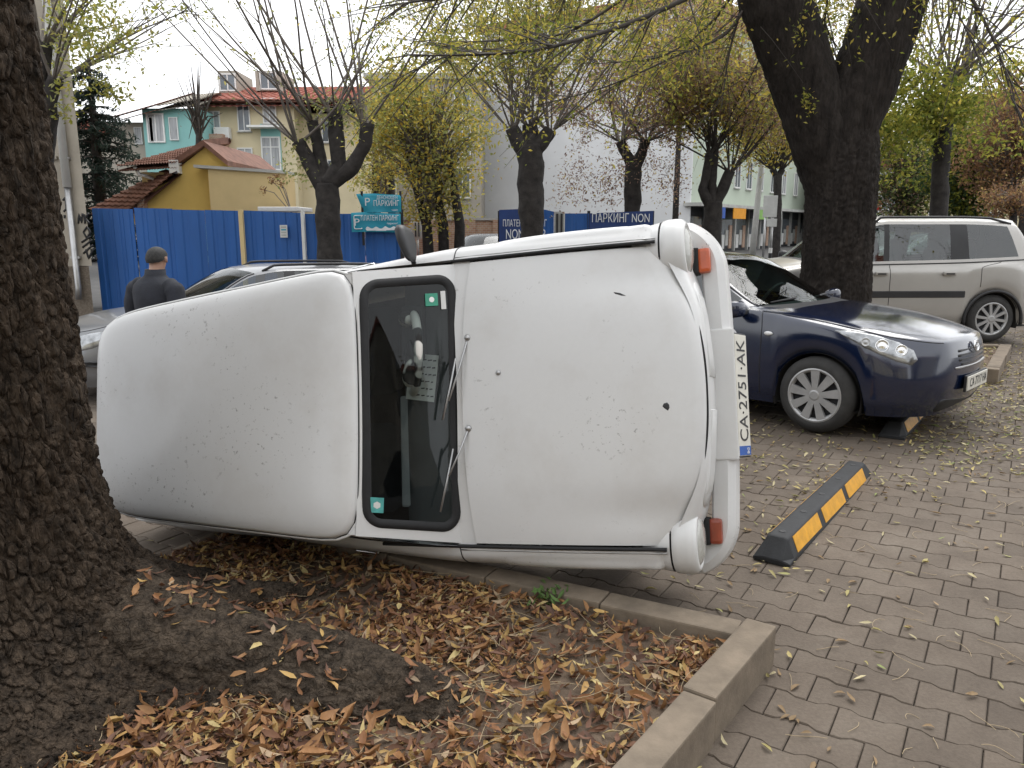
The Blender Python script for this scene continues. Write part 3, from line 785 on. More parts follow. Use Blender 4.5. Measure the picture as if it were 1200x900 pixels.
# cowl between bonnet and windscreen
rows = []
for i in range(7):
    u = i / 6; row = []
    for j in range(33):
        y = -.655 + 1.31 * j / 32; x0 = -1.09 - .035 * (1 - (y / .65) ** 2); x1 = -1.20 + .03 * (1 - (y / .65) ** 2)
        x = x0 + (x1 - x0) * u; row.append((x, y, zc_hood(-1.1) - .016 + .012 * u - .045 * (abs(y) / .655) ** 3.0))
    rows.append(row)
MB().grid(rows).build('cowl', wp, tr, True)
seamline('panel_gap', [(r[0] + .003, r[1], r[2] + .006) for r in rows[0]], tr, .0028, MAT['rubber'])
# black bead on the fender seams with a thin bright strip beside it
for sd in (1, -1):
    pts = [(x, sd * .650, seamz(x) + .002) for x in np.linspace(-.245, -1.60, 24)]
    seamline('seam_bead', pts, tr, .0085, MAT['rubber'])
    seamline('seam_bead', [(p[0], p[1] + sd * .017, p[2] - .009) for p in pts[:17]], tr, .004, MAT['steel'])
# greenhouse panels with openings
def lerp(a, b, t): return Vector(a) * (1 - t) + Vector(b) * t
def panel(name, S, w, h, hole, r, m, parent, sealw=.0, seal_m=None, glass_m=None, gname='window', n=7, lift=.006, nrm=None, off=(0, 0), outer_n=14):
    """S(u,v) metres in the panel's own plane -> 3D; a rounded opening with frame, rubber and pane"""
    hw, hh = hole; O = [(x + off[0], y + off[1]) for x, y in rrect(hw, hh, r, n)]; k = len(O)
    out = []
    for (x, y) in O:                      # outer boundary along the same rays
        dx, dy = x - off[0], y - off[1]
        t = min((w / 2 - off[0] * math.copysign(1, dx)) / abs(dx) if abs(dx) > 1e-6 else 9e9, (h / 2 - off[1] * math.copysign(1, dy)) / abs(dy) if abs(dy) > 1e-6 else 9e9)
        out.append((off[0] + dx * t, off[1] + dy * t))
    # force true corners
    for cx, cy in ((w / 2, h / 2), (-w / 2, h / 2), (-w / 2, -h / 2), (w / 2, -h / 2)):
        b = min(range(k), key=lambda i: (out[i][0] - cx) ** 2 + (out[i][1] - cy) ** 2); out[b] = (cx, cy)
    rows = [[S(a[0] + (b[0] - a[0]) * s, a[1] + (b[1] - a[1]) * s) for a, b in zip(out, O)] for s in (0, .5, 1)]
    fr = MB().grid(rows, True).build(name, m, parent, True); recalc(fr)
    if sealw:
        inn = [(x + off[0], y + off[1]) for x, y in rrect(hw - 2 * sealw, hh - 2 * sealw, max(.02, r - sealw), n)]
        ot = [(x + off[0], y + off[1]) for x, y in rrect(hw + .012, hh + .012, r + .006, n)]
        rr = []
        for s, l in ((0, -.002), (.12, lift * 1.0), (.4, lift * 1.6), (.8, lift * 1.1), (1, -.004)):
            rr.append([S(a[0] + (b[0] - a[0]) * s, a[1] + (b[1] - a[1]) * s) + nrm * l for a, b in zip(ot, inn)])
        se = MB().grid(rr, True).build(gname + '_seal', seal_m, parent, True); recalc(se); O = inn
    if glass_m:
        cxy = off; rg = []
        for s in (.001, .25, .5, .75, 1.0):
            rg.append([S(cxy[0] + (p[0] - cxy[0]) * s, cxy[1] + (p[1] - cxy[1]) * s) - nrm * .004 for p in O])
        gl = MB().grid(rg, True).build(gname, glass_m, parent, True); recalc(gl)
        return fr, gl
    return fr
WSW, WSH = 1.22, .50
def S_ws(a, b):
    u = a / (WSW / 2); v = b / WSH + .5; y = u * (.640 * (1 - v) + .565 * v)
    return Vector((-1.175 - .335 * v + .035 * (1 - u * u), y, .925 + .375 * v + .012 * (1 - u * u) - .02 * (1 - v) * u * u))
nws = Vector((.74, 0, .67))
panel('windscreen_frame', S_ws, WSW, WSH, (1.125, .446), .085, wp, tr, .037, MAT['rubber'], MAT['glass_ws'], 'windscreen', 9, .007, nws)
SIW = 1.40
for sd in (1, -1):
    def S_si(a, b, sd=sd):
        s = a / SIW + .5; v = b / .40 + .5
        lo_ = lerp((-1.19, .648, .925), (-3.02, .530, .90), s); hi_ = lerp((-1.515, .562, 1.30), (-2.86, .455, 1.325), s)
        p = lerp(lo_, hi_, v); p.y += .012 * math.sin(math.pi * v); return Vector((p.x, p.y * sd, p.z))
    nn = Vector((0, sd * .97, .22))
    panel('side_frame', S_si, SIW, .40, (1.22, .30), .06, wp, tr, .02, MAT['rubber'], MAT['glass'], 'side_window', 7, .005, nn)
    pil = MB().hexa([S_si(-.01, -.15), S_si(.02, -.15), S_si(.02, .15), S_si(-.01, .15)], [S_si(-.01, -.15) + nn * .012, S_si(.02, -.15) + nn * .012, S_si(.02, .15) + nn * .012, S_si(-.01, .15) + nn * .012]).build('pillar', wp, tr); recalc(pil)
def S_rw(a, b):
    u = a / .59; v = b / .44 + .5; y = u * (.525 * (1 - v) + .44 * v)
    return Vector((-3.02 + .19 * v - .03 * (1 - u * u), y, .905 + .415 * v))
panel('rear_frame', S_rw, 1.18, .44, (1.0, .32), .08, wp, tr, .025, MAT['rubber'], MAT['glass'], 'rear_window', 8, .006, Vector((-.9, 0, .42)))
rows = []
for i in range(9):
    u = i / 8; row = []
    for j in range(17):
        y0 = (.535 * (1 - u) + .42 * u) * (1 - .0 * u); y = -y0 + 2 * y0 * j / 16; row.append((-3.01 - .44 * u ** .9 + .05 * u * (y / .6) ** 2, y, .905 - .085 * u ** 1.6 + .03 * (1 - (y / .64) ** 2) * (1 - .5 * u)))
    rows.append(row)
MB().grid(rows).build('boot_lid', wp, tr, True)
# roof skin: domed cap with rounded corners and a rolled edge
def roof_outline(k=96):
    out = []
    xf, xr, wf, wr = -1.512, -3.045, .590, .478
    for i in range(k):
        a = 2 * math.pi * i / k; c, s_ = math.cos(a), math.sin(a)
        e = 11.0 if c > 0 else 7.5
        q = (abs(c) ** e + abs(s_) ** e) ** (-1 / e)
        x = (xf + xr) / 2 + c * q * (xf - xr) / 2; f = (x - xr) / (xf - xr)
        wdt = wr + (wf - wr) * f; y = s_ * q * wdt
        if c > 0: x += .018 * (1 - (y / wf) ** 2)
        out.append((x, y))
    return out
RO = roof_outline()
def roofz(x, y):
    f = (x + 2.955) / (1.443); zm = 1.335 + .10 * math.sin(math.pi * min(1, max(0, .10 + .86 * f))) ** .8
    return zm
rings = []
for s in (.0005, .2, .4, .6, .75, .86, .92, .955, .978, .992, 1.0):
    row = []
    for (x, y) in RO:
        xx = -2.22 + (x + 2.22) * s; yy = y * s
        f = (x + 3.05) / 1.538; ze = 1.318 + .006 * math.sin(math.pi * f)
        row.append((xx, yy, 1.3215 + (ze - 1.3215) * s ** 3 + .030 * (1 - s * s) + .030 * (1 - s ** 16) - (.006 if s == 1 else 0)))
    rings.append(row)
e = rings[-1]
rings.append([(p[0] * 1.0 + (.006 if p[0] > -2.2 else -.006), p[1] * 1.008, p[2] - .014) for p in e])
rings.append([(p[0], p[1] * .99, p[2] - .028) for p in e])
MB().grid(rings, True).build('roof', wp, tr, True)
recalc(MB().hexa([(-1.50, -.572, 1.275), (-1.50, .572, 1.275), (-2.97, .462, 1.275), (-2.97, -.462, 1.275)], [(-1.515, -.562, 1.298), (-1.515, .562, 1.298), (-2.96, .455, 1.304), (-2.96, -.455, 1.304)]).build('roof_frame', wp, tr))
gut = [(p[0] + (.012 if p[0] > -2.2 else -.008), p[1] * 1.018, p[2] - .024) for p in e]
MB().tube(gut + gut[:1], .0075, 8, False).build('rain_gutter', MAT['white_clean'], tr, True)
g2 = [(p[0] + (.004 if p[0] > -2.2 else -.003), p[1] * 1.006, p[2] - .016) for p in e]
MB().tube(g2 + g2[:1], .0045, 6, False).build('gutter_seal', MAT['rubber'], tr, True)
# headlamps and flashers
for sd in (1, -1):
    hl = MB().lathe([(-.36, .10), (-.30, .125), (-.245, .1335), (-.236, .1345)], (0, sd * .628, .70), 'x', 40).build('headlamp_bucket', wp, tr, True)
    MB().lathe([(-.236, .1345), (-.240, .128), (-.228, .128), (-.232, .135)], (0, sd * .628, .70), 'x', 40).build('lamp_gap', MAT['rubber'], tr, True)
    h = MB().lathe([(-.228, .1345), (-.222, .1395), (-.20, .1425), (-.165, .142), (-.14, .137), (-.125, .124), (-.121, .112), (-.129, .106)], (0, sd * .628, .70), 'x', 48).build('headlight', MAT['white_clean'], tr, True)
    MB().lathe([(-.130, .109), (-.117, .09), (-.107, .055), (-.104, .001)], (0, sd * .628, .70), 'x', 40).build('lens', MAT['lens_white'], h, True)
    o = boxo('indicator', (-.075, sd * .605, .550), (.060, .112, .066), MAT['orange'] if sd > 0 else MAT['darkred'], tr, .016)
    boxo('indicator_base', (-.112, sd * .605, .550), (.03, .118, .072), MAT['rubber'], tr, .008)
# grille embossing on the nose
bvf = bvh_of([front])
for sd in (1, -1):
    for k in range(4):
        z = .595 + .04 * k
        decal('grille_slat', [(a * .5, b) for a, b in rrect(.72, .018, .008, 4)], (.3, sd * .25, z), (0, 1, 0), (0, 0, 1), bvf, MAT['white_clean'], tr, .009, 2)
decal('grille_surround', [(a, b) for a, b in rrect(.98, .215, .09, 8)], (.3, 0, .655), (0, 1, 0), (0, 0, 1), bvf, wp, tr, .004, 8)
# bumper
def bump_x(y):
    a = abs(y)
    return .035 - .012 * (a / .5) ** 2 if a < .56 else .035 - .015 - .30 * (1 - math.sqrt(max(0, 1 - ((a - .56) / .235) ** 2))) * .85
ys = list(np.linspace(-.792, -.6, 16)) + list(np.linspace(-.58, .58, 28)) + list(np.linspace(.6, .792, 16))
sec = [(-.074, .062), (-.064, .076), (.000, .086), (.032, .056), (.044, .005), (.038, -.055), (.010, -.080), (-.062, -.074), (-.074, -.06), (-.05, 0)]
rows = []
for i, y in enumerate(ys):
    x = bump_x(y); x2 = bump_x(y + .004 if y < .785 else y - .004)
    t = Vector((bump_x(min(.79, y + .006)) - bump_x(max(-.79, y - .006)), .012, 0)).normalized(); nr_ = Vector((t.y, -t.x, 0))
    k = 1 if abs(y) < .77 else .75
    rows.append([Vector((x - .040, y, .468)) + nr_ * a * k + Vector((0, 0, b * k)) for a, b in sec])
mb = MB().grid(rows, True); k = len(sec); mb.F += [tuple(range(k)), tuple(range((len(rows) - 1) * k + k - 1, (len(rows) - 1) * k - 1, -1))]
bp = mb.build('bumper', wp, tr, True); recalc(bp); bp.modifiers.new('e', 'EDGE_SPLIT').split_angle = R(28)
boxo('bumper_centre', (-.026, 0, .482), (.134, .585, .152), wp, tr, .007)
for y in (-.45, .45): boxo('bumper_bracket', (-.04, y, .42), (.12, .04, .05), MAT['rubber'], tr, .004)
PT = Matrix.Translation((.056, -.005, .480)) @ Matrix.Rotation(R(-20), 4, 'Y')
pl = boxo('number_plate', (.004, 0, 0), (.008, .545, .120), MAT['plate'], tr, .003); pl.matrix_local = PT
pf_ = boxo('plate_frame', (-.004, 0, 0), (.012, .560, .134), MAT['trim'], tr, .003); pf_.matrix_local = PT
boxo('country_band', (.0065, -.2490, 0), (.005, .041, .114), MAT['eublue'], pl)
text('lettering', 'CA\u00b72751\u00b7AK', .118, MAT['ink'], pl, frame4((.0088, .020, -.002), (0, 1, 0), (0, 0, 1)), .0008, .455)
text('lettering', 'BG', .03, MAT['white'], pl, frame4((.0098, -.2495, -.03), (0, 1, 0), (0, 0, 1)), .0006, .026)
# wipers
for (pv_, e_, b0, b1) in (((548, 396), (526, 470), (534, 420), (519, 492)), ((549, 502), (526, 558), (531, 526), (516, 600))):
    def onws(px, py, lift):
        p = pix(px, py, 3.0); o_ = TMI @ Vector((0, 0, CAM_H)); d_ = (TMI @ p) - o_
        # plane of the windscreen
        c_ = S_ws(0, 0) ; n_ = (S_ws(.3, .1) - c_).cross(S_ws(-.3, .15) - c_).normalized()
        if n_.x < 0: n_ = -n_
        t_ = (c_ + n_ * lift - o_).dot(n_) / d_.dot(n_); return o_ + d_ * t_
    a_, b_, c_, d_ = onws(*pv_, .02), onws(*e_, .035), onws(*b0, .022), onws(*b1, .022)
    wpo = MB().tube([a_ + Vector((.01, 0, -.02)), a_, a_.lerp(b_, .5) + Vector((.006, 0, .006)), b_], [.006, .0055, .0045, .0035], 8).build('wiper', MAT['steel'], tr, True)
    MB().tube([c_, c_.lerp(d_, .5) + Vector((.004, 0, .004)), d_], .0045, 6).build('blade', MAT['steel'], wpo, True)
    MB().tube([c_ - Vector((.006, 0, .006)), d_ - Vector((.006, 0, .006))], .004, 6).build('rubber_edge', MAT['rubber'], wpo, True)
    MB().lathe([(-.03, .016), (.004, .016), (.012, .011), (.016, .001)], a_, 'z', 16).build('pivot', MAT['steel'], wpo, True)
# bonnet knob, chip in the paint
MB().lathe([(0, .012), (.006, .011), (.010, .006), (.011, .0005)], (-.96, .12, zh(-.96, .12)), 'z', 14).build('washer_jet', MAT['steel'], tr, True)
bvh_h = bvh_of([hood])
decal('paint_chip', [(.012, .006), (.004, .016), (-.010, .012), (-.016, .0), (-.006, -.010), (.006, -.018), (.013, -.006)], (-.215, -.055, 1.2), (1, 0, 0), (0, 1, 0), bvh_h, MAT['ink'], tr, .0007, 2)
decal('paint_chip', [(.03, .002), (.0, .006), (-.03, .001), (-.02, -.004), (.01, -.003)], (-.40, .43, 1.2), (1, -.4, 0), (.4, 1, 0), bvh_h, MAT['ink'], tr, .0007, 2)
# door mirror
mr = MB().tube([(-1.40, .66, .93), (-1.40, .70, .965), (-1.395, .72, .98)], .012, 8).build('mirror', MAT['trim'], tr, True)
mo = MB()
rows = []
for k_, (yy, s_) in enumerate([(.660, .35), (.668, .6), (.70, .9), (.75, 1.15), (.80, 1.15), (.825, .8), (.83, .05)]):
    rows.append([(-1.385 + a * s_ * .62 - .25 * (yy - .66), yy, .985 + b * s_) for a, b in rrect(.075, .12, .03, 4)])
mo.grid(rows, True); mo.F.append(tuple(range(20 - 1, -1, -1)))
hh = mo.build('mirror_housing', MAT['trim'], mr, True); recalc(hh)
# wheels and axles
for x in (-.69, -2.71):
    for sd in (1, -1): wheel(tr, (x, sd * (.60 if x > -1 else .53), .262), sd, .275, .15, .175, 'steel', 6)
    MB().tube([(x, -.55, .262), (x, .55, .262)], .03, 10).build('axle', MAT['under'], tr, True)
MB().tube([(-.5, -.2, .2), (-1.6, -.25, .18), (-2.6, -.2, .19), (-3.5, -.35, .2)], .025, 10).build('exhaust', MAT['under'], tr, True)
for sd in (1, -1):
    for x in (-.69, -2.71):
        rows = [[(x + .318 * math.cos(a), sd * y, .27 + .318 * math.sin(a)) for a in np.linspace(0, math.pi, 20)] for y in (.735, .45)]
        MB().grid(rows).build('wheel_arch', MAT['under'], tr, True)
# cabin seen through the windscreen
db = MB()
rows = []
for (x, z) in [(-1.16, .90), (-1.24, .925), (-1.38, .93), (-1.46, .915), (-1.48, .86), (-1.47, .70), (-1.42, .58)]:
    rows.append([(x - .01 * (1 - (y / .6) ** 2), y, z) for y in np.linspace(-.625, .625, 20)])
db.grid(rows).build('dashboard', MAT['cabin_grey'], tr, True)
boxo('instrument_binnacle', (-1.40, .33, .935), (.12, .26, .06), MAT['dark'], tr, .015)
boxo('dash_shelf', (-1.455, -.22, .90), (.09, .52, .035), M('grey_shelf', (.30, .31, .32), .7), tr, .01)
sw = MB()
o_ = TMI @ Vector((0, 0, CAM_H)); d_ = (TMI @ pix(484, 414, 3.0)) - o_
cw = o_ + d_ * ((S_ws(0, 0) - nws * .20 - o_).dot(nws) / d_.dot(nws)); ax = Vector((-.80, 0, .60)).normalized(); e1 = Vector((0, 1, 0)); e2 = ax.cross(e1)
sw.tube([cw + (e1 * math.cos(a) + e2 * math.sin(a)) * .18 for a in np.linspace(0, 2 * math.pi, 49)], .021, 12, False)
swo = sw.build('steering_wheel', MAT['cow'], tr, True)
sp_ = MB()
for a in (R(20), R(160), R(270)): sp_.tube([cw - ax * .02, cw + (e1 * math.cos(a) + e2 * math.sin(a)) * .185], .014, 8)
sp_.tube([cw, cw - ax * .30], .022, 10); sp_.build('spokes', MAT['trim'], swo, True)
MB().lathe([(-.01, .0005), (-.01, .06), (.02, .065), (.03, .04), (.034, .0005)], (0, 0, 0), 'z', 24).build('hub', MAT['trim'], swo, True).matrix_local = frame4(cw, e1, e2)
for a0 in (R(200), R(330)):
    ck = MB(); ck.tube([cw + (e1 * math.cos(a) + e2 * math.sin(a)) * .16 + ax * .03 for a in np.linspace(a0, a0 + 1.0, 10)], [.012, .024, .032, .036, .038, .036, .032, .026, .02, .01], 10)
    ck.build('plush_cover', MAT['cow'], swo, True)
pap = boxo('note_paper', (-1.36, .12, .945), (.16, .215, .002), MAT['paper'], tr, 0, Matrix.Rotation(R(-8), 3, 'Z') @ Matrix.Rotation(R(-4), 3, 'Y'))
lm = MB()
for k_ in range(6):
    y = .035 + .033 * k_ ; x_ = -1.425
    while x_ < -1.30:
        l_ = random.uniform(.01, .025); lm.box((x_ + l_ / 2 + .002 * k_, y - .14 * (x_ + 1.36), .9475 + .07 * (x_ + 1.36)), (l_, .006, .0012)); x_ += l_ + .008
tag(lm.build('writing', MAT['ink'], pap), kind='stuff')
for y in (.31, -.31):
    se = MB()
    rows = []
    for (x, z, hw) in [(-1.75, .48, .20), (-1.78, .56, .235), (-2.05, .53, .24), (-2.2, .52, .24), (-2.28, .60, .235), (-2.36, .90, .225), (-2.40, 1.02, .19), (-2.44, 1.03, .18), (-2.47, .9, .22), (-2.42, .5, .23)]:
        rows.append([(x, y + hw * t, z - .03 * t * t) for t in np.linspace(-1, 1, 9)])
    se.grid(rows).build('seat', MAT['dark'], tr, True)
hl_ = MB()
hl_.grid([[(x, y, 1.245 + .015 * (1 - (y / .56) ** 2)) for y in np.linspace(-.50, .50, 14)] for x in np.linspace(-1.60, -2.85, 8)]).build('headlining', MAT['dark'], tr, True)
boxo('sun_visor', (-1.60, .27, 1.285), (.11, .36, .018), MAT['cabin_grey'], tr, .006, Matrix.Rotation(R(38), 3, 'Y'))
boxo('bulkhead', (-1.10, 0, .62), (.02, 1.30, .58), MAT['dark'], tr)
# stickers on the glass
def sticker(name, a, b, w_, h_, m):
    cc = S_ws(a, b); ex = (S_ws(a + .01, b) - cc).normalized(); ey = (S_ws(a, b + .01) - cc).normalized()
    return obj(name, [cc + ex * x * w_ / 2 + ey * y * h_ / 2 + nws * s for s in (.003, -.001) for x, y in ((-1, -1), (1, -1), (1, 1), (-1, 1))], [(0, 1, 2, 3), (7, 6, 5, 4), (0, 4, 5, 1), (1, 5, 6, 2), (2, 6, 7, 3), (3, 7, 4, 0)], m, tr), cc, ex, ey
s1, cc, ex, ey = sticker('toll_sticker', .455, -.105, .058, .062, MAT['green_st'])
obj('sticker_spot', [cc + ex * .013 * math.cos(t) + ey * .013 * math.sin(t) + nws * .004 for t in np.linspace(0, 6.283, 13)[:-1]], [tuple(range(12))], MAT['white'], s1)
sticker('toll_sticker', .45, -.162, .085, .024, MAT['paper'])
s2, cc, ex, ey = sticker('toll_sticker', -.465, .165, .065, .062, MAT['teal_st'])
obj('sticker_spot', [cc + ex * .016 * math.cos(t) + ey * .018 * math.sin(t) + nws * .004 for t in np.linspace(0, 6.283, 7)[:-1]], [tuple(range(6))], MAT['paper'], s2)
# door handle and lower edge details on the flank
for sd in (1, -1):
    MB().tube([(-1.72, sd * .690, .76), (-1.73, sd * .725, .76), (-1.86, sd * .715, .76), (-1.87, sd * .680, .76)], .007, 8).build('door_handle', MAT['chrome'], tr, True)
    seamline('door_gap', [(p[0], p[1] + sd * .001, p[2]) for p in L.col(8, .6, 5, sd)], tr, .003)
    seamline('door_gap', [(p[0], p[1] + sd * .001, p[2]) for p in L.col(9.5, .6, 5, sd)], tr, .003)

# ---------------------------------------------------------------- parked cars
def side_rows(x, yb, z0=.20, z3=.80, yt=None):
    return [(x, yb - .055, z0), (x, yb - .008, z0 + .16), (x, yb, .56), (x, yb - .012, z3)]
def parked_car(root, G, paint, arcs, roof_end, rearwin, win, trimrow=None, tint=None):
    L = Loft(G, 8, 8); L.arches(arcs, 4)
    out = {}
    out['bumper'] = L.part('front_bumper', paint, [(0, 2.25, 0, 3)], root)[0]
    out['nose'] = L.part('front_panel', paint, [(0, 2.25, 3, 4)], root)[0]
    out['hood'] = L.part('hood', paint, [(0, 5, 4, 7)], root)[0]
    L.part('cowl', MAT['trim'], [(5, 6, 5, 7)], root)
    out['fender'] = L.part('fender', paint, [(2.25, 5.5, 0, 4), (5, 6, 4, 5)], root, 'sides')
    out['door'] = L.part('door', paint, [(5.5, 8, 0, 4)], root, 'sides')
    out['door2'] = L.part('door', paint, [(8, 9.5, 0, 4)], root, 'sides')
    out['quarter'] = L.part('rear_quarter', paint, [(9.5, 13, 0, 4)], root, 'sides')
    L.part('windscreen_frame', paint, [(6, 7, 5, 5.125)], root, 'sides')
    L.part('windscreen', MAT['glass_front'], [(6, 7, 5.125, 7)], root)
    L.part('roof', paint, [(7, roof_end, 5, 7)], root)
    a, b = rearwin
    L.part('rear_window', MAT['glass'], [(a, b, 5.25, 7)], root); L.part('rear_frame', paint, [(a, b, 5, 5.25)], root, 'sides')
    if b < 13: L.part('boot_lid', paint, [(b, 13, 4, 7)], root)
    cells = [(6, win[0][0], 4, 5), (win[0][0], win[-1][1], 4, 4.125), (win[0][0], win[-1][1], 4.875, 5), (win[-1][1], max(10, roof_end if roof_end == 10 else 10), 4, 5)]
    L.part('window_surround', paint, cells, root, 'sides')
    for k in range(len(win) - 1): L.part('pillar', MAT['trim'], [(win[k][1], win[k + 1][0], 4.125, 4.875)], root, 'sides')
    for (i0, i1) in win: L.part('side_window', MAT['glass'], [(i0, i1, 4.125, 4.875)], root, 'sides')
    if b > 10: L.part('rear_shoulder', paint, [(10, b, 4, 5)], root, 'sides')
    lo_ = [[(p[0], p[1] - .01, .21), (p[0], -p[1] + .01, .21)] for p in L.row(0, 0, 13)]
    MB().grid(lo_).build('underbody', MAT['under'], root)
    for sd in (1, -1):
        for xw, Rr, zc in arcs:
            rows = [[(xw + (Rr + .003) * math.cos(t), sd * y, zc + (Rr + .003) * math.sin(t)) for t in np.linspace(-.3, math.pi + .3, 24)] for y in (abs(G[4][0][1]) + .02, .45)]
            rows.append([(xw, sd * .45, zc)] * 24)
            MB().grid(rows).build('wheel_arch', MAT['under'], root, True)
        for (i, j0, j1) in ((5.5, .6, 4), (8, .6, 4), (9.5, 1.6, 4)):
            seamline('door_gap', [(p[0], p[1] + sd * .001, p[2]) for p in L.col(i, j0, j1, sd)], root, .0035)
        seamline('hood_gap', [(p[0], p[1], p[2] + .001) for p in L.row(4, 1.2, 5.6, sd)], root, .004)
        MB().tube([(p[0], p[1] + sd * .004, p[2]) for p in L.row(4, 6, 10, sd)], .008, 6).build('belt_strip', MAT['trim'], root, True)
        MB().tube([(p[0], p[1], p[2]) for p in L.row(5, 6, 7, sd)], .009, 6).build('windscreen_strip', MAT['trim'], root, True)
    # cabin
    xa, xb = G[6][4][0], G[10][4][0]; zb = G[7][4][2]
    boxo('cabin_floor', ((xa + xb) / 2, 0, .55), (abs(xb - xa) - .1, 1.44, .5), MAT['dark'], root, .02)
    MB().grid([[(x, y, z) for y in np.linspace(-.68, .68, 8)] for x, z in ((G[6][7][0] - .02, zb - .03), (G[6][7][0] - .35, zb - .01), (G[6][7][0] - .55, zb - .05), (G[6][7][0] - .6, zb - .3))]).build('dashboard', MAT['cabin_grey'], root, True)
    sx = G[7][4][0] - .30
    for y in (.36, -.36):
        for x0 in (sx, sx - .95):
            MB().grid([[(x, y + hw * t, z - .02 * t * t) for t in np.linspace(-1, 1, 7)] for x, z, hw in ((x0 + .3, .78, .2), (x0, .80, .24), (x0 - .12, .95, .24), (x0 - .22, 1.2, .2), (x0 - .24, 1.24, .12), (x0 - .23, 1.36, .12), (x0 - .28, 1.38, .11), (x0 - .30, 1.2, .2), (x0 - .2, .8, .24))]).build('seat', MAT['cabin_grey'], root, True)
    cw = Vector((G[6][7][0] - .66, .37, zb - .02)); ax = Vector((-.85, 0, .5)).normalized(); e1 = Vector((0, 1, 0)); e2 = ax.cross(e1)
    MB().tube([cw + (e1 * math.cos(t) + e2 * math.sin(t)) * .185 for t in np.linspace(0, 6.2832, 33)], .015, 8, False).build('steering_wheel', MAT['trim'], root, True)
    return L, out
def mirror(root, x, y, z, m):
    sd = 1 if y > 0 else -1
    rows = [[(x + dx + a * s, y + sd * dy, z + b * s) for a, b in rrect(.13, .14, .05, 4)] for dy, s, dx in ((-.10, .4, -.02), (-.08, .75, 0), (-.02, 1, .02), (.06, 1.02, .0), (.10, .8, -.02), (.115, .3, -.03))]
    mb = MB().grid(rows, True); mb.F += [tuple(range(20)), tuple(range(119, 99, -1))]
    o = mb.build('mirror', m, root, True); recalc(o); return o
def rails(root, L, i0, i1, j=5.2):
    for sd in (1, -1):
        P = L.row(j, i0, i1, sd)
        MB().tube([(P[0][0], P[0][1], P[0][2])] + [(p[0], p[1], p[2] + .045) for p in P[3:-3]] + [tuple(P[-1])], .016, 8).build('roof_rail', MAT['trim'], root, True)

# dark blue saloon
W = .875
GB = [[(.84, 0, .20), (.91, 0, .34), (.93, 0, .50), (.915, 0, .66), (.885, 0, .775), (.86, 0, .80), (.85, 0, .805), (.84, 0, .81)],
      [(.80, .40, .20), (.865, .41, .34), (.885, .42, .50), (.872, .42, .66), (.835, .42, .775), (.81, .28, .805), (.80, .15, .812), (.795, 0, .816)],
      [(.60, .70, .20), (.64, .745, .34), (.65, .76, .50), (.61, .745, .67), (.54, .69, .82), (.56, .50, .86), (.575, .26, .872), (.58, 0, .876)],
      [(.36, .80, .20), (.36, .855, .34), (.36, .865, .54), (.34, .85, .72), (.26, .775, .88), (.28, .55, .918), (.29, .28, .932), (.30, 0, .937)],
      side_rows(0, W, .2, .77) + [(-.02, .79, .925), (0, .56, .955), (0, .28, .968), (0, 0, .972)],
      side_rows(-.37, W, .2, .81) + [(-.38, .795, .965), (-.34, .56, .99), (-.31, .28, 1.002), (-.28, 0, 1.006)],
      side_rows(-.62, W, .2, .84) + [(-.66, .805, .985), (-.60, .715, 1.01), (-.44, .36, 1.02), (-.38, 0, 1.025)],
      side_rows(-1.38, W, .2, .86) + [(-1.38, .805, 1.0), (-1.34, .60, 1.385), (-1.22, .33, 1.425), (-1.18, 0, 1.44)],
      side_rows(-1.72, W, .2, .87) + [(-1.72, .805, 1.01), (-1.72, .595, 1.43), (-1.70, .33, 1.458), (-1.70, 0, 1.468)],
      side_rows(-2.45, W, .2, .88) + [(-2.45, .795, 1.02), (-2.35, .58, 1.39), (-2.28, .32, 1.435), (-2.25, 0, 1.446)],
      side_rows(-2.60, W, .2, .89) + [(-2.95, .765, 1.04), (-2.93, .64, 1.09), (-2.9, .33, 1.10), (-2.9, 0, 1.105)],
      side_rows(-2.97, W - .01, .2, .89) + [(-3.25, .72, 1.0), (-3.25, .52, 1.05), (-3.25, .26, 1.06), (-3.25, 0, 1.065)],
      [(-3.46, .72, .25), (-3.50, .76, .38), (-3.52, .77, .60), (-3.51, .75, .86), (-3.48, .68, .98), (-3.47, .5, 1.02), (-3.47, .25, 1.03), (-3.47, 0, 1.035)],
      [(-3.60, 0, .25), (-3.64, 0, .38), (-3.66, 0, .60), (-3.62, 0, .86), (-3.56, 0, .98), (-3.54, 0, 1.01), (-3.53, 0, 1.02), (-3.52, 0, 1.025)]]
cb = empty('parked_car', (3.10, 6.80, Zg(3.1)), R(-45.5), 'glossy dark blue saloon car with silver wheel covers, nose over a wheel stop', 'car')
cb.rotation_euler = (0, R(-1.2), R(-45.5))
L, o = parked_car(cb, GB, MAT['blue_paint'], [(0, .365, .30), (-2.6, .365, .30)], 9, (9, 10), [(6.25, 7.875), (8.125, 9.625)])
for x in (0, -2.6):
    for sd in (1, -1): wheel(cb, (x, sd * .765, .318), sd, .318, .205, .222, 'cover', 9)
bv = bvh_of([o['bumper'], o['nose'], o['hood']] + o['fender'])
MAT['lamp_chrome'] = M('lamp_reflector', (.30, .31, .32), .14, .6, .55, 11, bmp=.6, bscale=16, coat=1)
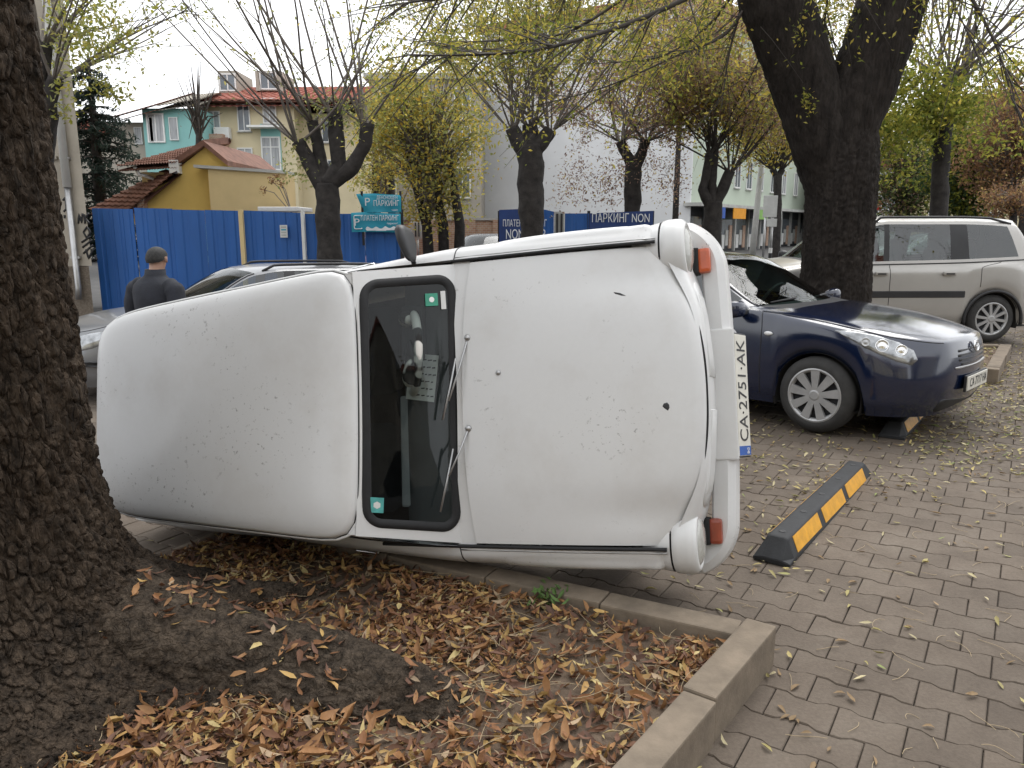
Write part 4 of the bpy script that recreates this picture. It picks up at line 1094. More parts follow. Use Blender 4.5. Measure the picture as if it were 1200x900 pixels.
for sd in (-1, 1):
    hl = decal('headlight', [(-.345, .055), (-.22, .082), (-.05, .085), (.12, .068), (.24, .030), (.285, -.035), (.255, -.085), (.15, -.085), (0, -.060), (-.15, -.020), (-.27, .022)], (.44, sd * .74, .745), (.56, -sd * .25, -.13), (.04, -sd * .25, .9), bv, MAT['lamp_chrome'], cb, .006, 6, .008) if sd < 0 else \
         decal('headlight', [(-a, b) for a, b in [(-.345, .055), (-.22, .082), (-.05, .085), (.12, .068), (.24, .030), (.285, -.035), (.255, -.085), (.15, -.085), (0, -.060), (-.15, -.020), (-.27, .022)]], (.44, sd * .74, .745), (-.56, sd * .25, .13), (.04, -sd * .25, .9), bv, MAT['lamp_chrome'], cb, .006, 6, .008)
    for (px_, r_) in ((.02, .050), (.16, .044), (-.10, .034)):
        ex = Vector((.56, -sd * .25, -.13)).normalized(); c0 = Vector((.44, sd * .74, .745)) + ex * px_ + Vector((0, 0, .003))
        nrm = Vector((.35, sd * .85, .28)).normalized(); h = bv.ray_cast(c0 + nrm * .4, -nrm)
        if h[0] is None: continue
        f = frame4(h[0] + nrm * .010, ex, nrm.cross(ex)); 
        MB().lathe([(-.01, r_), (.008, r_), (.010, r_ * .9), (.004, r_ * .8), (.008, r_ * .45), (.012, .0005)], (0, 0, 0), 'z', 22).build('lamp_bowl', MAT['chrome'] if px_ > 0 else MAT['orange'] if 0 else MAT['steel'], hl, True).matrix_local = f
for k, (z, w_) in enumerate(((.705, .62), (.670, .64), (.635, .62), (.602, .56))):
    decal('grille_slot', rrect(w_, .020, .009, 3), (1.3, 0, z), (0, 1, 0), (0, 0, 1), bv, MAT['ink'], cb, .003, 6)
decal('grille_chrome', rrect(.74, .014, .006, 3), (1.3, 0, .578), (0, 1, 0), (0, 0, 1), bv, MAT['steel'], cb, .008, 6)
decal('lower_intake', rrect(1.0, .11, .04, 5), (1.3, 0, .285), (0, 1, 0), (0, 0, 1), bv, MAT['ink'], cb, .003, 7)
em = MB()
for (a, b, dy) in ((.058, .042, 0), (.022, .040, 0), (.042, .018, .013)):
    em.tube([(.925 - .2 * (b * math.sin(t) + dy), a * math.cos(t), .722 + b * math.sin(t) + dy) for t in np.linspace(0, 6.283, 25)], .0055, 6, False)
tag(em.build('emblem', MAT['chrome'], cb, True), kind='stuff')
pb = boxo('number_plate', (.952, 0, .445), (.012, .52, .112), MAT['plate'], cb, .004)
text('lettering', 'CA 7717 HA', .10, MAT['ink'], pb, frame4((.9592, .015, .445), (0, 1, 0), (0, 0, 1)), .0008, .44)
boxo('plate_frame', (.940, 0, .445), (.02, .54, .13), MAT['trim'], cb, .004)
for sd in (-1, 1):
    mirror(cb, -.68, sd * .97, 1.0, MAT['blue_paint'])
    boxo('mirror_arm', (-.67, sd * .86, .965), (.06, .14, .04), MAT['trim'], cb, .01)
    q = MB().lathe([(-.004, .026), (.006, .024), (.012, .014), (.013, .0005)], (0, 0, 0), 'y', 18)
    so = q.build('side_indicator', MAT['white'], cb, True); so.location = (-.42, sd * .872, .80); so.scale = (1.5, sd, .7)
    boxo('door_handle', (-1.52, sd * .885, .86), (.20, .03, .035), MAT['blue_paint'], cb, .012)
    P = L.row(5.6 if sd < 0 else 6.7, 5.9, 6.05, sd)
for y0, y1 in ((-.58, .02), (.0, .55)):
    a_ = Vector((-.47 - .15 * abs(y0), y0, 1.035)); b_ = Vector((-.48 - .15 * abs(y1), y1, 1.05))
    MB().tube([a_, a_.lerp(b_, .5) + Vector((.03, 0, .015)), b_], [.009, .008, .006], 8).build('wiper', MAT['trim'], cb, True)

# silver people carrier, its flank towards the bed
W = .871
GZ = [[(.80, 0, .22), (.86, 0, .36), (.87, 0, .54), (.84, 0, .70), (.78, 0, .82), (.75, 0, .85), (.74, 0, .855), (.73, 0, .86)],
      [(.76, .40, .22), (.82, .41, .36), (.83, .42, .54), (.80, .42, .70), (.72, .42, .82), (.70, .28, .86), (.69, .15, .87), (.69, 0, .875)],
      [(.56, .70, .22), (.60, .745, .36), (.61, .76, .54), (.57, .745, .72), (.46, .69, .88), (.48, .50, .93), (.49, .26, .945), (.50, 0, .95)],
      [(.36, .80, .22), (.36, .85, .36), (.36, .862, .56), (.34, .85, .76), (.22, .775, .945), (.22, .55, .99), (.22, .28, 1.0), (.22, 0, 1.005)],
      side_rows(0, W, .22, .82) + [(-.02, .79, .99), (0, .56, 1.03), (0, .28, 1.045), (0, 0, 1.05)],
      side_rows(-.37, W, .22, .86) + [(-.30, .80, 1.02), (-.25, .56, 1.06), (-.22, .28, 1.08), (-.20, 0, 1.085)],
      side_rows(-.50, W, .22, .88) + [(-.45, .805, 1.02), (-.42, .74, 1.06), (-.30, .36, 1.095), (-.26, 0, 1.10)],
      side_rows(-.95, W, .22, .90) + [(-1.02, .805, 1.025), (-1.08, .64, 1.54), (-.98, .34, 1.60), (-.94, 0, 1.61)],
      side_rows(-1.28, W, .22, .90) + [(-1.28, .805, 1.03), (-1.30, .635, 1.575), (-1.28, .34, 1.635), (-1.27, 0, 1.65)],
      side_rows(-2.22, W, .22, .90) + [(-2.22, .80, 1.05), (-2.22, .63, 1.575), (-2.22, .34, 1.645), (-2.22, 0, 1.66)],
      side_rows(-2.69, W, .22, .90) + [(-3.15, .77, 1.09), (-3.02, .61, 1.52), (-3.12, .34, 1.60), (-3.15, 0, 1.615)],
      side_rows(-3.06, W - .005, .24, .90) + [(-3.28, .74, 1.06), (-3.24, .66, 1.12), (-3.32, .34, 1.12), (-3.34, 0, 1.12)],
      [(-3.27, .74, .26), (-3.31, .78, .40), (-3.33, .785, .60), (-3.32, .77, .86), (-3.31, .71, 1.02), (-3.33, .5, 1.05), (-3.36, .25, 1.06), (-3.37, 0, 1.06)],
      [(-3.40, 0, .26), (-3.44, 0, .40), (-3.45, 0, .60), (-3.43, 0, .86), (-3.40, 0, 1.0), (-3.395, 0, 1.03), (-3.39, 0, 1.04), (-3.385, 0, 1.045)]]
cz = empty('parked_car', (3.62, 10.95, Zg(6.4) + .05), R(181.5), 'silver people carrier with alloy wheels and roof rails behind the big forked tree', 'car')
L, o = parked_car(cz, GZ, MAT['silver'], [(0, .37, .30), (-2.69, .37, .30)], 10, (10, 11), [(6.25, 7.75), (8.0, 8.875), (9.125, 9.75)])
for x in (0, -2.69):
    for sd in (1, -1): wheel(cz, (x, sd * .76, .318), sd, .318, .205, .215, 'alloy', 10)
rails(cz, L, 7.25, 9.9)
for sd in (1, -1):
    for x0, x1 in ((-.40, -2.28),):
        MB().hexa([(x0, sd * .868, .60), (x1, sd * .868, .60), (x1, sd * .868, .69), (x0, sd * .868, .69)], [(x0, sd * .884, .61), (x1, sd * .884, .61), (x1, sd * .884, .68), (x0, sd * .884, .68)]).build('side_moulding', MAT['trim'], cz)
    MB().hexa([(-3.10, sd * .862, .60), (-3.30, sd * .80, .60), (-3.30, sd * .80, .69), (-3.10, sd * .862, .69)], [(-3.10, sd * .882, .61), (-3.30, sd * .815, .61), (-3.30, sd * .815, .68), (-3.10, sd * .882, .68)]).build('side_moulding', MAT['trim'], cz)
    for xw in (0, -2.69):
        MB().tube([(xw + .385 * math.cos(t), sd * .873, .30 + .385 * math.sin(t)) for t in np.linspace(-.15, math.pi + .15, 30)], .022, 8).build('arch_lip', MAT['trim'], cz, True)
    for x in (-1.15, -2.05):
        hd = boxo('door_handle', (x, sd * .885, .915), (.17, .028, .05), MAT['silver'], cz, .012)
        boxo('handle_recess', (x, sd * .900, .912), (.11, .004, .018), MAT['ink'], hd, 0)
    mirror(cz, -.55, sd * .96, 1.09, MAT['trim'])
    boxo('tail_light', (-3.29, sd * .74, 1.0), (.10, .06, .30), M('red_lens', (.30, .02, .02), .3, coat=.5), cz, .02)

# grey estate car beyond the overturned one
s_ = 0
GW = []
for st_ in GB: GW.append([list(p) for p in st_])
for i in range(7, 14): 
    pass
GW[8][5:] = [(-1.75, .60, 1.43), (-1.72, .33, 1.465), (-1.72, 0, 1.475)]
GW[9][4:] = [(-2.45, .80, 1.02), (-2.5, .59, 1.42), (-2.5, .33, 1.46), (-2.5, 0, 1.47)]
GW[10][4:] = [(-3.30, .77, 1.04), (-3.15, .58, 1.38), (-3.22, .33, 1.43), (-3.25, 0, 1.44)]
GW[11][4:] = [(-3.42, .74, 1.02), (-3.45, .62, 1.05), (-3.50, .33, 1.05), (-3.52, 0, 1.05)]
GW[12] = [(-3.46, .72, .25), (-3.50, .76, .38), (-3.52, .77, .60), (-3.51, .75, .86), (-3.48, .69, .98), (-3.52, .5, 1.0), (-3.55, .25, 1.0), (-3.56, 0, 1.0)]
GW[13] = [(-3.60, 0, .25), (-3.64, 0, .38), (-3.66, 0, .60), (-3.63, 0, .86), (-3.60, 0, .95), (-3.59, 0, .96), (-3.58, 0, .965), (-3.575, 0, .97)]
cw_ = empty('parked_car', (-4.60, 9.30, Zg(-4.6)), R(212), 'grey estate car with black roof rails parked beyond the roof of the overturned car', 'car')
L, o = parked_car(cw_, GW, MAT['silver2'], [(0, .365, .30), (-2.6, .365, .30)], 10, (10, 11), [(6.25, 7.875), (8.125, 8.9375 if 0 else 8.875), (9.125, 9.75)])
for x in (0, -2.6):
    for sd in (1, -1): wheel(cw_, (x, sd * .765, .318), sd, .318, .205, .21, 'alloy', 7)
rails(cw_, L, 7.25, 9.9)
bv = bvh_of([o['bumper'], o['nose'], o['hood']] + o['fender'])
for sd in (-1, 1):
    OUT = [(-.24, .06), (0, .09), (.2, .08), (.27, .0), (.22, -.09), (0, -.09), (-.18, -.05), (-.25, .0)]
    decal('headlight', OUT if sd < 0 else [(-a, b) for a, b in OUT], (.47, sd * .74, .715), (sd * -.56, .25, sd * .13), (.04, -sd * .25, .9), bv, MAT['lamp_chrome'], cw_, .006, 6, .01)
    mirror(cw_, -.68, sd * .97, 1.0, MAT['silver2'])
    boxo('side_moulding', (-1.3, sd * .882, .60), (1.9, .02, .07), MAT['trim'], cw_, .006)
decal('grille', rrect(.75, .13, .04, 4), (1.3, 0, .655), (0, 1, 0), (0, 0, 1), bv, MAT['ink'], cw_, .003, 6)
decal('lower_bumper', rrect(1.35, .17, .05, 4), (1.3, 0, .33), (0, 1, 0), (0, 0, 1), bv, MAT['trim'], cw_, .006, 7)
for sd in (-1, 1): decal('bumper_strip', rrect(.34, .05, .02, 4), (.5, sd * .9, .47), (-sd * .85, .5, 0), (0, 0, 1), bv, MAT['trim'], cw_, .006, 4)

# small cars standing far back in the car park
def far_car(loc, rz, m, label):
    r = empty('parked_car', loc, rz, label, 'car')
    L, o = parked_car(r, GB, m, [(0, .365, .30), (-2.6, .365, .30)], 9, (9, 10), [(6.25, 7.875), (8.125, 9.625)])
    for x in (0, -2.6):
        for sd in (1, -1): wheel(r, (x, sd * .765, .318), sd, .318, .205, .21, 'cover', 8)
far_car((-3.3, 20.6, .02), R(-78), M('red_paint', (.30, .02, .025), .3, var=.08, coat=.8), 'red car nose on in front of the low brick wall')
far_car((-1.1, 21.6, .05), R(-105), M('charcoal_paint', (.05, .055, .06), .3, var=.08, coat=.8), 'dark grey car in front of the low brick wall')
far_car((9.1, 20.0, .1), R(172), M('grey_paint', (.30, .31, .32), .35, var=.08, coat=.8), 'pale grey car on the street in front of the shops')
far_car((13.4, 27.5, .1), R(172), M('white_paint_far', (.6, .6, .6), .35, var=.08, coat=.8), 'white car on the street beside the traffic sign')

# ---------------------------------------------------------------- the man
def skin(name, V, E, rad, m, parent, root=0, sub=2):
    me = bpy.data.meshes.new(name); me.from_pydata([tuple(v) for v in V], E, [])
    t = bpy.data.objects.new(name, me); COL.objects.link(t)
    md = t.modifiers.new('s', 'SKIN'); md.use_smooth_shade = True
    for i, v in enumerate(me.skin_vertices[0].data): v.radius = rad[i] if hasattr(rad[i], '__len__') else (rad[i], rad[i]); v.use_root = (i == root)
    sb = t.modifiers.new('b', 'SUBSURF'); sb.levels = sub; sb.render_levels = sub
    dg = bpy.context.evaluated_depsgraph_get(); nm = bpy.data.meshes.new_from_object(t.evaluated_get(dg)); bpy.data.objects.remove(t)
    nm.materials.clear(); nm.materials.append(m); nm.polygons.foreach_set('use_smooth', [True] * len(nm.polygons))
    o = bpy.data.objects.new(name, nm); link(o, parent); return o
mp = pix(179, 290, 7.0)
man = empty('person', (mp.x, mp.y, Zg(mp.x)), R(66), 'person in a dark jacket walking between the parked estate car and the overturned car', 'person')
MAT['skin'] = M('skin', (.42, .25, .18), .55, var=.08); MAT['jacket'] = M('navy_black_cloth', (.016, .018, .026), .85, var=.3, scale=9, bmp=.5, bscale=18, bdist=.012)
MAT['hair'] = M('grey_black_hair', (.02, .019, .018), .7, var=.6, scale=60, bmp=.6, bscale=120); MAT['trouser'] = M('dark_trousers', (.03, .032, .04), .85)
V = [(0, 0, .95), (0, 0, 1.15), (-.01, 0, 1.36), (.0, 0, 1.47), (.03, 0, 1.54), (.045, 0, 1.62), (.04, 0, 1.70),
     (0, .15, 1.35), (-.03, .25, 1.13), (.08, .24, .90), (.12, .23, .82), (0, -.15, 1.35), (-.035, -.265, 1.13), (.06, -.23, .92), (.14, -.22, .84),
     (.0, .10, .88), (.06, .11, .48), (-.02, .11, .09), (.12, .11, .04), (0, -.10, .88), (-.03, -.11, .48), (-.16, -.11, .11), (-.04, -.11, .04)]
E_ = [(0, 1), (1, 2), (2, 3), (3, 4), (4, 5), (5, 6), (2, 7), (7, 8), (8, 9), (9, 10), (2, 11), (11, 12), (12, 13), (13, 14), (0, 15), (15, 16), (16, 17), (17, 18), (0, 19), (19, 20), (20, 21), (21, 22)]
rad = [(.14, .11), (.14, .105), (.15, .11), .062, .066, (.082, .092), (.062, .07), .03, .03, .03, .03, .03, .03, .03, .03, .09, .065, .042, .035, .09, .065, .042, .035]
skin('body', V, E_, rad, MAT['skin'], man)
JV = V[:4] + V[7:10] + V[11:14]; JE = [(0, 1), (1, 2), (2, 3), (2, 4), (4, 5), (5, 6), (2, 7), (7, 8), (8, 9)]
JV = [(0, 0, .86), (0, 0, 1.14), (-.01, 0, 1.36), (.0, 0, 1.475)] + JV[4:]
jm = MB(); rows = []
for (z, rx, ry, dx) in ((.78, .165, .225, 0), (.90, .165, .225, 0), (1.05, .155, .215, -.005), (1.20, .160, .225, -.01), (1.32, .155, .235, -.015), (1.385, .135, .225, -.015), (1.425, .115, .175, -.01), (1.455, .10, .115, -.005), (1.475, .092, .088, 0), (1.525, .088, .084, .008), (1.52, .075, .072, .008)):
    rows.append([(dx + rx * math.cos(a) * (1 + .03 * math.sin(5 * a + z * 9)), ry * math.sin(a), z) for a in np.linspace(0, 6.2832, 33)[:-1]])
jm.grid(rows, True)
for sd in (1, -1):
    P3 = [Vector(v) for v in pchip(np.array([(-.01, sd * .155, 1.375), (-.015, sd * .235, 1.33), (-.035, sd * .275, 1.13), (.04, sd * .265, .93), (.09, sd * .25, .85)]), 5)]
    rr = pchip(np.array([[.085], [.088], [.074], [.064], [.056]]), 5)[:, 0]
    jm.tube(P3, [r_ * (1 + .05 * math.sin(k * 1.7)) for k, r_ in enumerate(rr)], 16)
jm.build('jacket', MAT['jacket'], man, True)
skin('trousers', [(0, 0, .95), V[15], V[16], V[17], V[19], V[20], V[21]], [(0, 1), (1, 2), (2, 3), (0, 4), (4, 5), (5, 6)], [(.16, .13), .105, .085, .065, .105, .085, .065], MAT['trouser'], man)
rows = []
for k in range(10):
    ph = .02 + k / 9 * 2.15; row = []
    for j in range(24):
        a = 2 * math.pi * j / 24; f = math.cos(a); lim = 1.15 + 1.1 * (1 - f) / 2 + (.12 if abs(math.sin(a)) > .8 else 0)
        p_ = min(ph, lim)
        g_ = 1 + .22 * max(0, p_ - 1.4)
        row.append((.036 + .100 * math.sin(p_) * f * g_, .084 * math.sin(p_) * math.sin(a) * g_, 1.632 + .092 * math.cos(p_)))
    rows.append(row)
MB().grid(rows, True).build('hair', MAT['hair'], man, True)
MB().tube([(.06, -.085, 1.615), (.052, -.094, 1.63), (.05, -.093, 1.60), (.058, -.086, 1.59)], .012, 8).build('ear', MAT['skin'], man, True)
MB().tube([(.112, 0, 1.635), (.128, 0, 1.60), (.112, 0, 1.585)], [.010, .013, .010], 8).build('nose', MAT['skin'], man, True)
for y, x in ((.11, 0), (-.11, -.14)): boxo('shoe', (x + .06, y, .05), (.28, .10, .10), MAT['trim'], man, .03)

# ---------------------------------------------------------------- buildings
MAT['beige'] = M('old_beige_render', (.40, .36, .30), .9, var=.22, scale=1.5, bmp=.3, bscale=25)
MAT['plinth'] = M('pebbledash_plinth', (.17, .14, .11), .95, var=.35, scale=30, bmp=.8, bscale=60, bdist=.02)
MAT['concrete'] = M('grey_concrete', (.42, .42, .40), .9, var=.2, scale=2)
MAT['fence_blue'] = M('blue_sheet_metal', (.014, .095, .33), .5, var=.18, scale=1.4, vec=(1, 1, .3))
MAT['fence_navy'] = M('navy_sheet_metal', (.016, .045, .17), .5, var=.18, scale=2)
MAT['yellow'] = M('yellow_render', (.68, .48, .14), .9, var=.1, scale=1.2, bmp=.2)
MAT['yellow2'] = M('pale_yellow_render', (.64, .50, .26), .9, var=.1, scale=1.2)
MAT['cream'] = M('cream_render', (.62, .54, .36), .9, var=.1, scale=.6)
MAT['turq'] = M('turquoise_render', (.24, .48, .46), .85, var=.08, scale=.8)
MAT['whitewall'] = M('white_gable_render', (.70, .71, .72), .9, var=.05, scale=.5)
MAT['palegreen'] = M('pale_green_render', (.46, .52, .43), .9, var=.06, scale=.5)
MAT['greybeige'] = M('grey_beige_render', (.36, .33, .28), .9, var=.12, scale=.5)
MAT['tile'] = M('brown_roof_tile', (.17, .085, .06), .9, var=.35, scale=5, coord='Position')
MAT['tile_red'] = M('red_roof_tile', (.30, .105, .075), .9, var=.25, scale=4, coord='Position')
MAT['pane'] = M('window_pane', (.10, .12, .14), .08, 0, .5, .6, coat=.4)
MAT['curtain_pane'] = M('curtained_pane', (.34, .35, .36), .15, 0, .4, 1.2, vec=(6, 1, .6))
MAT['frame'] = M('white_window_frame', (.72, .72, .70), .5, var=.05)
MAT['banner'] = M('teal_banner', (.025, .32, .45), .6, var=.15, scale=1.5)
MAT['brown'] = M('brown_frame', (.12, .07, .045), .7)
def brickmat():
    m, t, bs = nodes('old_brick'); tc = t.nodes.new('ShaderNodeNewGeometry'); mp_ = t.nodes.new('ShaderNodeMapping'); mp_.inputs['Rotation'].default_value = (R(90), 0, 0)
    b = t.nodes.new('ShaderNodeTexBrick'); b.inputs['Scale'].default_value = 4; b.inputs['Color1'].default_value = (.36, .20, .13, 1); b.inputs['Color2'].default_value = (.44, .29, .20, 1); b.inputs['Mortar'].default_value = (.45, .42, .38, 1)
    t.links.new(tc.outputs['Position'], mp_.inputs[0]); t.links.new(mp_.outputs[0], b.inputs['Vector']); t.links.new(b.outputs['Color'], bs.inputs['Base Color']); bs.inputs['Roughness'].default_value = .95; return m
MAT['brick'] = brickmat()

def win_part(root, c, w, h, nx=2, ny=1, pane='pane', ex=Vector((1, 0, 0)), d=.07, frame='frame', sill=True):
    """window set proud in a facade: frame bars, panes behind them, sill; c is centre on the wall plane (root coords), wall faces ez"""
    ex = Vector(ex).normalized(); ez = ex.cross(Vector((0, 0, 1))); up = Vector((0, 0, 1)); c = Vector(c)
    rot = Matrix((ex, -ez, up)).transposed()
    t = min(.07, w * .09); mb = MB()
    bx = lambda x, z, ww, hh, dd, o: mb.box(c + ex * x + up * z + ez * o, (ww, dd, hh), rot)
    bx(-w / 2, 0, t, h + t, d, d / 2 - .01); bx(w / 2, 0, t, h + t, d, d / 2 - .01); bx(0, h / 2, w - t, t, d, d / 2 - .01); bx(0, -h / 2, w - t, t, d, d / 2 - .01)
    for k in range(1, nx): bx(-w / 2 + w * k / nx, 0, t * .8, h - t, d * .8, d * .4 - .01)
    if ny > 1: bx(0, h * .2, w - t, t * .7, d * .7, d * .35 - .01)
    f = mb.build('window', MAT[frame], root)
    boxo('pane', c + ez * .012, (w - .01, .02, h - .01), MAT[pane], f, 0, rot)
    if sill: boxo('sill', c - up * (h / 2 + t) + ez * .05, (w + .16, .14, .05), MAT['concrete'], f, 0, rot)
    return f
def local(root, v): return Vector(v) - Vector(root.location)

# old beige house at the left with its downpipe and scrawl
YB = 13.2; xe = pix(112, 330, YB).x
b = empty('house', (xe - 3, YB, -.4), 0, 'old beige rendered house corner with a downpipe and black graffiti', 'house')
zt = 9.6; zp = pix(100, 312, YB).z
skw = lambda x0, x1, z0, z1, f: [[(x0, f, z), (x1, f, z), (x1 - 4.4, 7, z), (x0 - 4.4, 7, z)] for z in (z0, z1)]
recalc(MB().hexa(*skw(-3.2, 2.7, 0, zt, 0)).build('wall', MAT['beige'], b))
recalc(MB().hexa(*skw(-3.25, 2.95, -.01, zp + .4, -.07)).build('plinth', MAT['plinth'], b))
recalc(MB().hexa(*skw(2.74, 3.0, zp + .41, zt + .1, -.06)).build('pilaster', MAT['beige'], b))
pxp = pix(84, 220, YB).x - b.location.x
zj = pix(80, 220, YB).z + .4; z0 = pix(98, 350, YB).z + .4
dpp = MB().tube([(pxp, -.13, zt), (pxp, -.13, zj)], .065, 14).build('downpipe', MAT['frame'], b, True)
MB().tube([(pxp, -.13, zj), (pxp, -.13, z0 + .2), (pxp, -.16, z0)], .05, 14).build('lower_pipe', MAT['steel'], dpp, True)
for z in (1.6, 3.2, 4.8, 6.5): boxo('pipe_bracket', (pxp, -.08, z), (.15, .12, .04), MAT['steel'], dpp)
boxo('string_course', (-.3, -.01, pix(90, 185, YB).z + .4), (5.8, .08, .05), MAT['beige'], b)
def scrawl(pts, r=.018):
    P = [pix(x, y, YB - .03) for x, y in pts]; P = [local(b, p) - Vector((0, .03, 0)) for p in P]
    Q = []
    for i in range(len(P) - 1):
        for k in range(4): Q.append(P[i].lerp(P[i + 1], k / 4))
    o_ = MB().tube(Q + [P[-1]], r, 5).build('graffiti_stroke', MAT['ink'], b, True); return o_
for st_ in ([(93, 262), (94, 251), (97, 261), (98, 250)], [(100, 251), (101, 262)], [(105, 250), (101, 256), (106, 262)],
            [(99, 272), (103, 266), (107, 272), (103, 279), (99, 272)], [(97, 284), (107, 277)], [(98, 290), (109, 281)], [(99, 297), (110, 287)], [(102, 292), (105, 303), (111, 291)], [(112, 299), (115, 305)], [(75, 235), (78, 231), (79, 245), (76, 248)], [(77, 252), (77, 256)]): scrawl(st_)
win_part(b, (-1.6, 0, 2.9), 1.1, 1.5, 2, 1, 'pane'); win_part(b, (-1.6, 0, 6.2), 1.1, 1.5, 2, 1, 'pane')

# blue sheet-metal hoarding
def sheet(root, name, p0, p1, z0, z1a, z1b, m, pitch=.14, amp=.014):
    """corrugated sheet between two ground points (root coords), top slanting z1a..z1b"""
    p0 = Vector(p0); p1 = Vector(p1); Ld = (p1 - p0).length; ex = (p1 - p0) / Ld; ny_ = Vector((-ex.y, ex.x))
    n = max(2, int(Ld / pitch)); prof = []
    for i in range(n):
        s0 = i * Ld / n; q = Ld / n
        for a, o_ in ((0, 0), (.55, 0), (.65, 1), (.9, 1)): prof.append((s0 + a * q, o_ * amp))
    prof.append((Ld, 0))
    def P(s, o_, z, dz=0): v = p0 + ex * s + ny_ * (o_ + dz); return (v.x, v.y, z)
    rows = [[P(s, o_, z0 + (z1a + (z1b - z1a) * s / Ld - z0) * f) for s, o_ in prof] for f in (0, .5, 1)]
    rows += [[P(s, o_, z0 + (z1a + (z1b - z1a) * s / Ld - z0) * f, .006) for s, o_ in prof] for f in (1, 0)]
    return MB().grid(rows).build(name, m, root)
YF = 13.5
fx = lambda px, Y=YF: pix(px, 290, Y).x
fc = empty('blue_hoarding', (-4.5, YF, -.35), 0, 'tall hoarding of bright blue corrugated sheets with posts, beside the beige house', 'fence')
zf = lambda px, py: pix(px, py, YF).z + .35
edges = [(113, 160, 244, 245), (160.6, 205, 243.5, 244.5), (205.6, 243, 245.5, 246.5), (243.6, 283, 246, 247), (288.5, 355.5, 246.5, 249.5), (359, 428, 250.5, 250.5), (428.6, 471, 250, 250)]
for i, (a, c, ya, yc) in enumerate(edges):
    dy = random.uniform(-.02, .02)
    sheet(fc, 'sheet', (fx(a) + 4.5, dy), (fx(c) + 4.5, dy + random.uniform(-.02, .02)), 0, zf(a, ya), zf(c, yc), MAT['fence_blue'], .16 + .03 * (i % 3))
for px, w_, m in ((285.8, .07, 'yellow2'), (357.2, .05, 'frame'), (471.8, .06, 'trim')):
    boxo('post', (fx(px) + 4.5, -.03, zf(px, 246) / 2), (w_, .08, zf(px, 245)), MAT[m], fc)
for z in (.5, 1.6): boxo('back_rail', (0, .10, z), (fx(470) - fx(113), .05, .08), MAT['trim'], fc)
sheet(fc, 'return_sheet', (fx(472) + 4.5, .03), (fx(472) + 3.6, 4.6), 0, zf(470, 250), zf(470, 250), MAT['fence_blue'], .2)
nt_ = empty('notice', (pix(333, 271, YF - .05).x, YF - .075, pix(333, 271, YF).z), 0, 'small white paper notice stuck on the blue hoarding', 'notice')
boxo('sheet', (0, 0, 0), (.125, .004, .21), MAT['paper'], nt_)
for k in range(4): boxo('print_block', (0, -.004, .07 - .045 * k), (.085, .002, .022), MAT['banner'] if k == 1 else MAT['concrete'], nt_)

def flag(name, x0, x1, y0, y1, Y, m, label, wav=.03, skew=0):
    a = pix(x0, y0, Y); c = pix(x1, y1, Y); w_ = c.x - a.x; h_ = a.z - c.z
    r = empty(name, (a.x, Y, c.z), 0, label, 'banner')
    def S(u, v, d=0): return (u * w_ + skew * v * (1 - u), -wav * math.sin(u * 7 + v * 2) * .6 - d, v * h_ + .04 * h_ * math.sin(u * 5) * (1 if v > .5 else .3))
    rows = [[S(i / 24, j / 6) for i in range(25)] for j in range(7)]
    rows2 = [[S(i / 24, j / 6, -.012) for i in range(25)] for j in range(6, -1, -1)]
    MB().grid(rows + rows2).build('cloth', m, r, True)
    return r, w_, h_
def on_banner(r, body, size, m, x, z, wide, d=.05): text('lettering', body, size, m, r, frame4((x, -d, z), (1, 0, 0), (0, 0, 1)), .002, wide)
MAT['lett'] = M('white_lettering', (.78, .80, .82), .6, var=.04)
r, w_, h_ = flag('banner', 411.5, 470, 249.5, 272, YF - .12, MAT['banner'], 'teal parking banner with a P logo tied to the blue hoarding, below a second one')
on_banner(r, 'ПЛАТЕН ПАРКИНГ', .125, MAT['lett'], w_ * .585, h_ * .72, w_ * .76)
MB().tube([(x + .06, -.05, z + h_ * .2) for x, z in [(p[0] + .06, p[1] + .10) for p in rrect(.13, .22, .02, 2)] + [(.125, .21 - .0)]][:-1], .009, 5).build('logo_frame', MAT['lett'], r, True)
on_banner(r, 'P', .17, MAT['lett'], w_ * .10 + .02, h_ * .5, .085)
on_banner(r, 'паркинг', .05, MAT['lett'], w_ * .84, h_ * .45, w_ * .22)
P_ = []
for k, (sx, sz) in enumerate(((.42, .16), (.60, .15), (.78, .18))):
    obj('wave_mark', [(w_ * sx + .11 * math.cos(t) * (1 if math.sin(t) > 0 else .8), -.05 - .003 * (i % 2), h_ * (sz - .08) + .07 * max(0, math.sin(t)) * (1 + .5 * math.sin(3 * t))) for i, t in enumerate(np.linspace(0, 3.1416, 12))], [tuple(range(12))], MAT['lett'], r)
r, w_, h_ = flag('banner', 426, 470.5, 227.5, 249, YF - .09, MAT['banner'], 'upper teal parking banner sagging above the hoarding, white P logo', .05, -.12)
on_banner(r, 'ДЕНОНОЩЕН', .085, MAT['lett'], w_ * .64, h_ * .80, w_ * .55, .07)
on_banner(r, 'ПАРКИНГ', .13, MAT['lett'], w_ * .62, h_ * .48, w_ * .68, .07)
on_banner(r, 'P', .19, MAT['lett'], w_ * .12, h_ * .55, .085, .07)
on_banner(r, 'час', .055, MAT['lett'], w_ * .84, h_ * .13, w_ * .16, .07)
for px in (426, 470.7): boxo('pole', (pix(px, 250, YF).x - r.location.x, .0, h_ / 2 - .25), (.035, .035, h_ + .6), MAT['trim'], r)

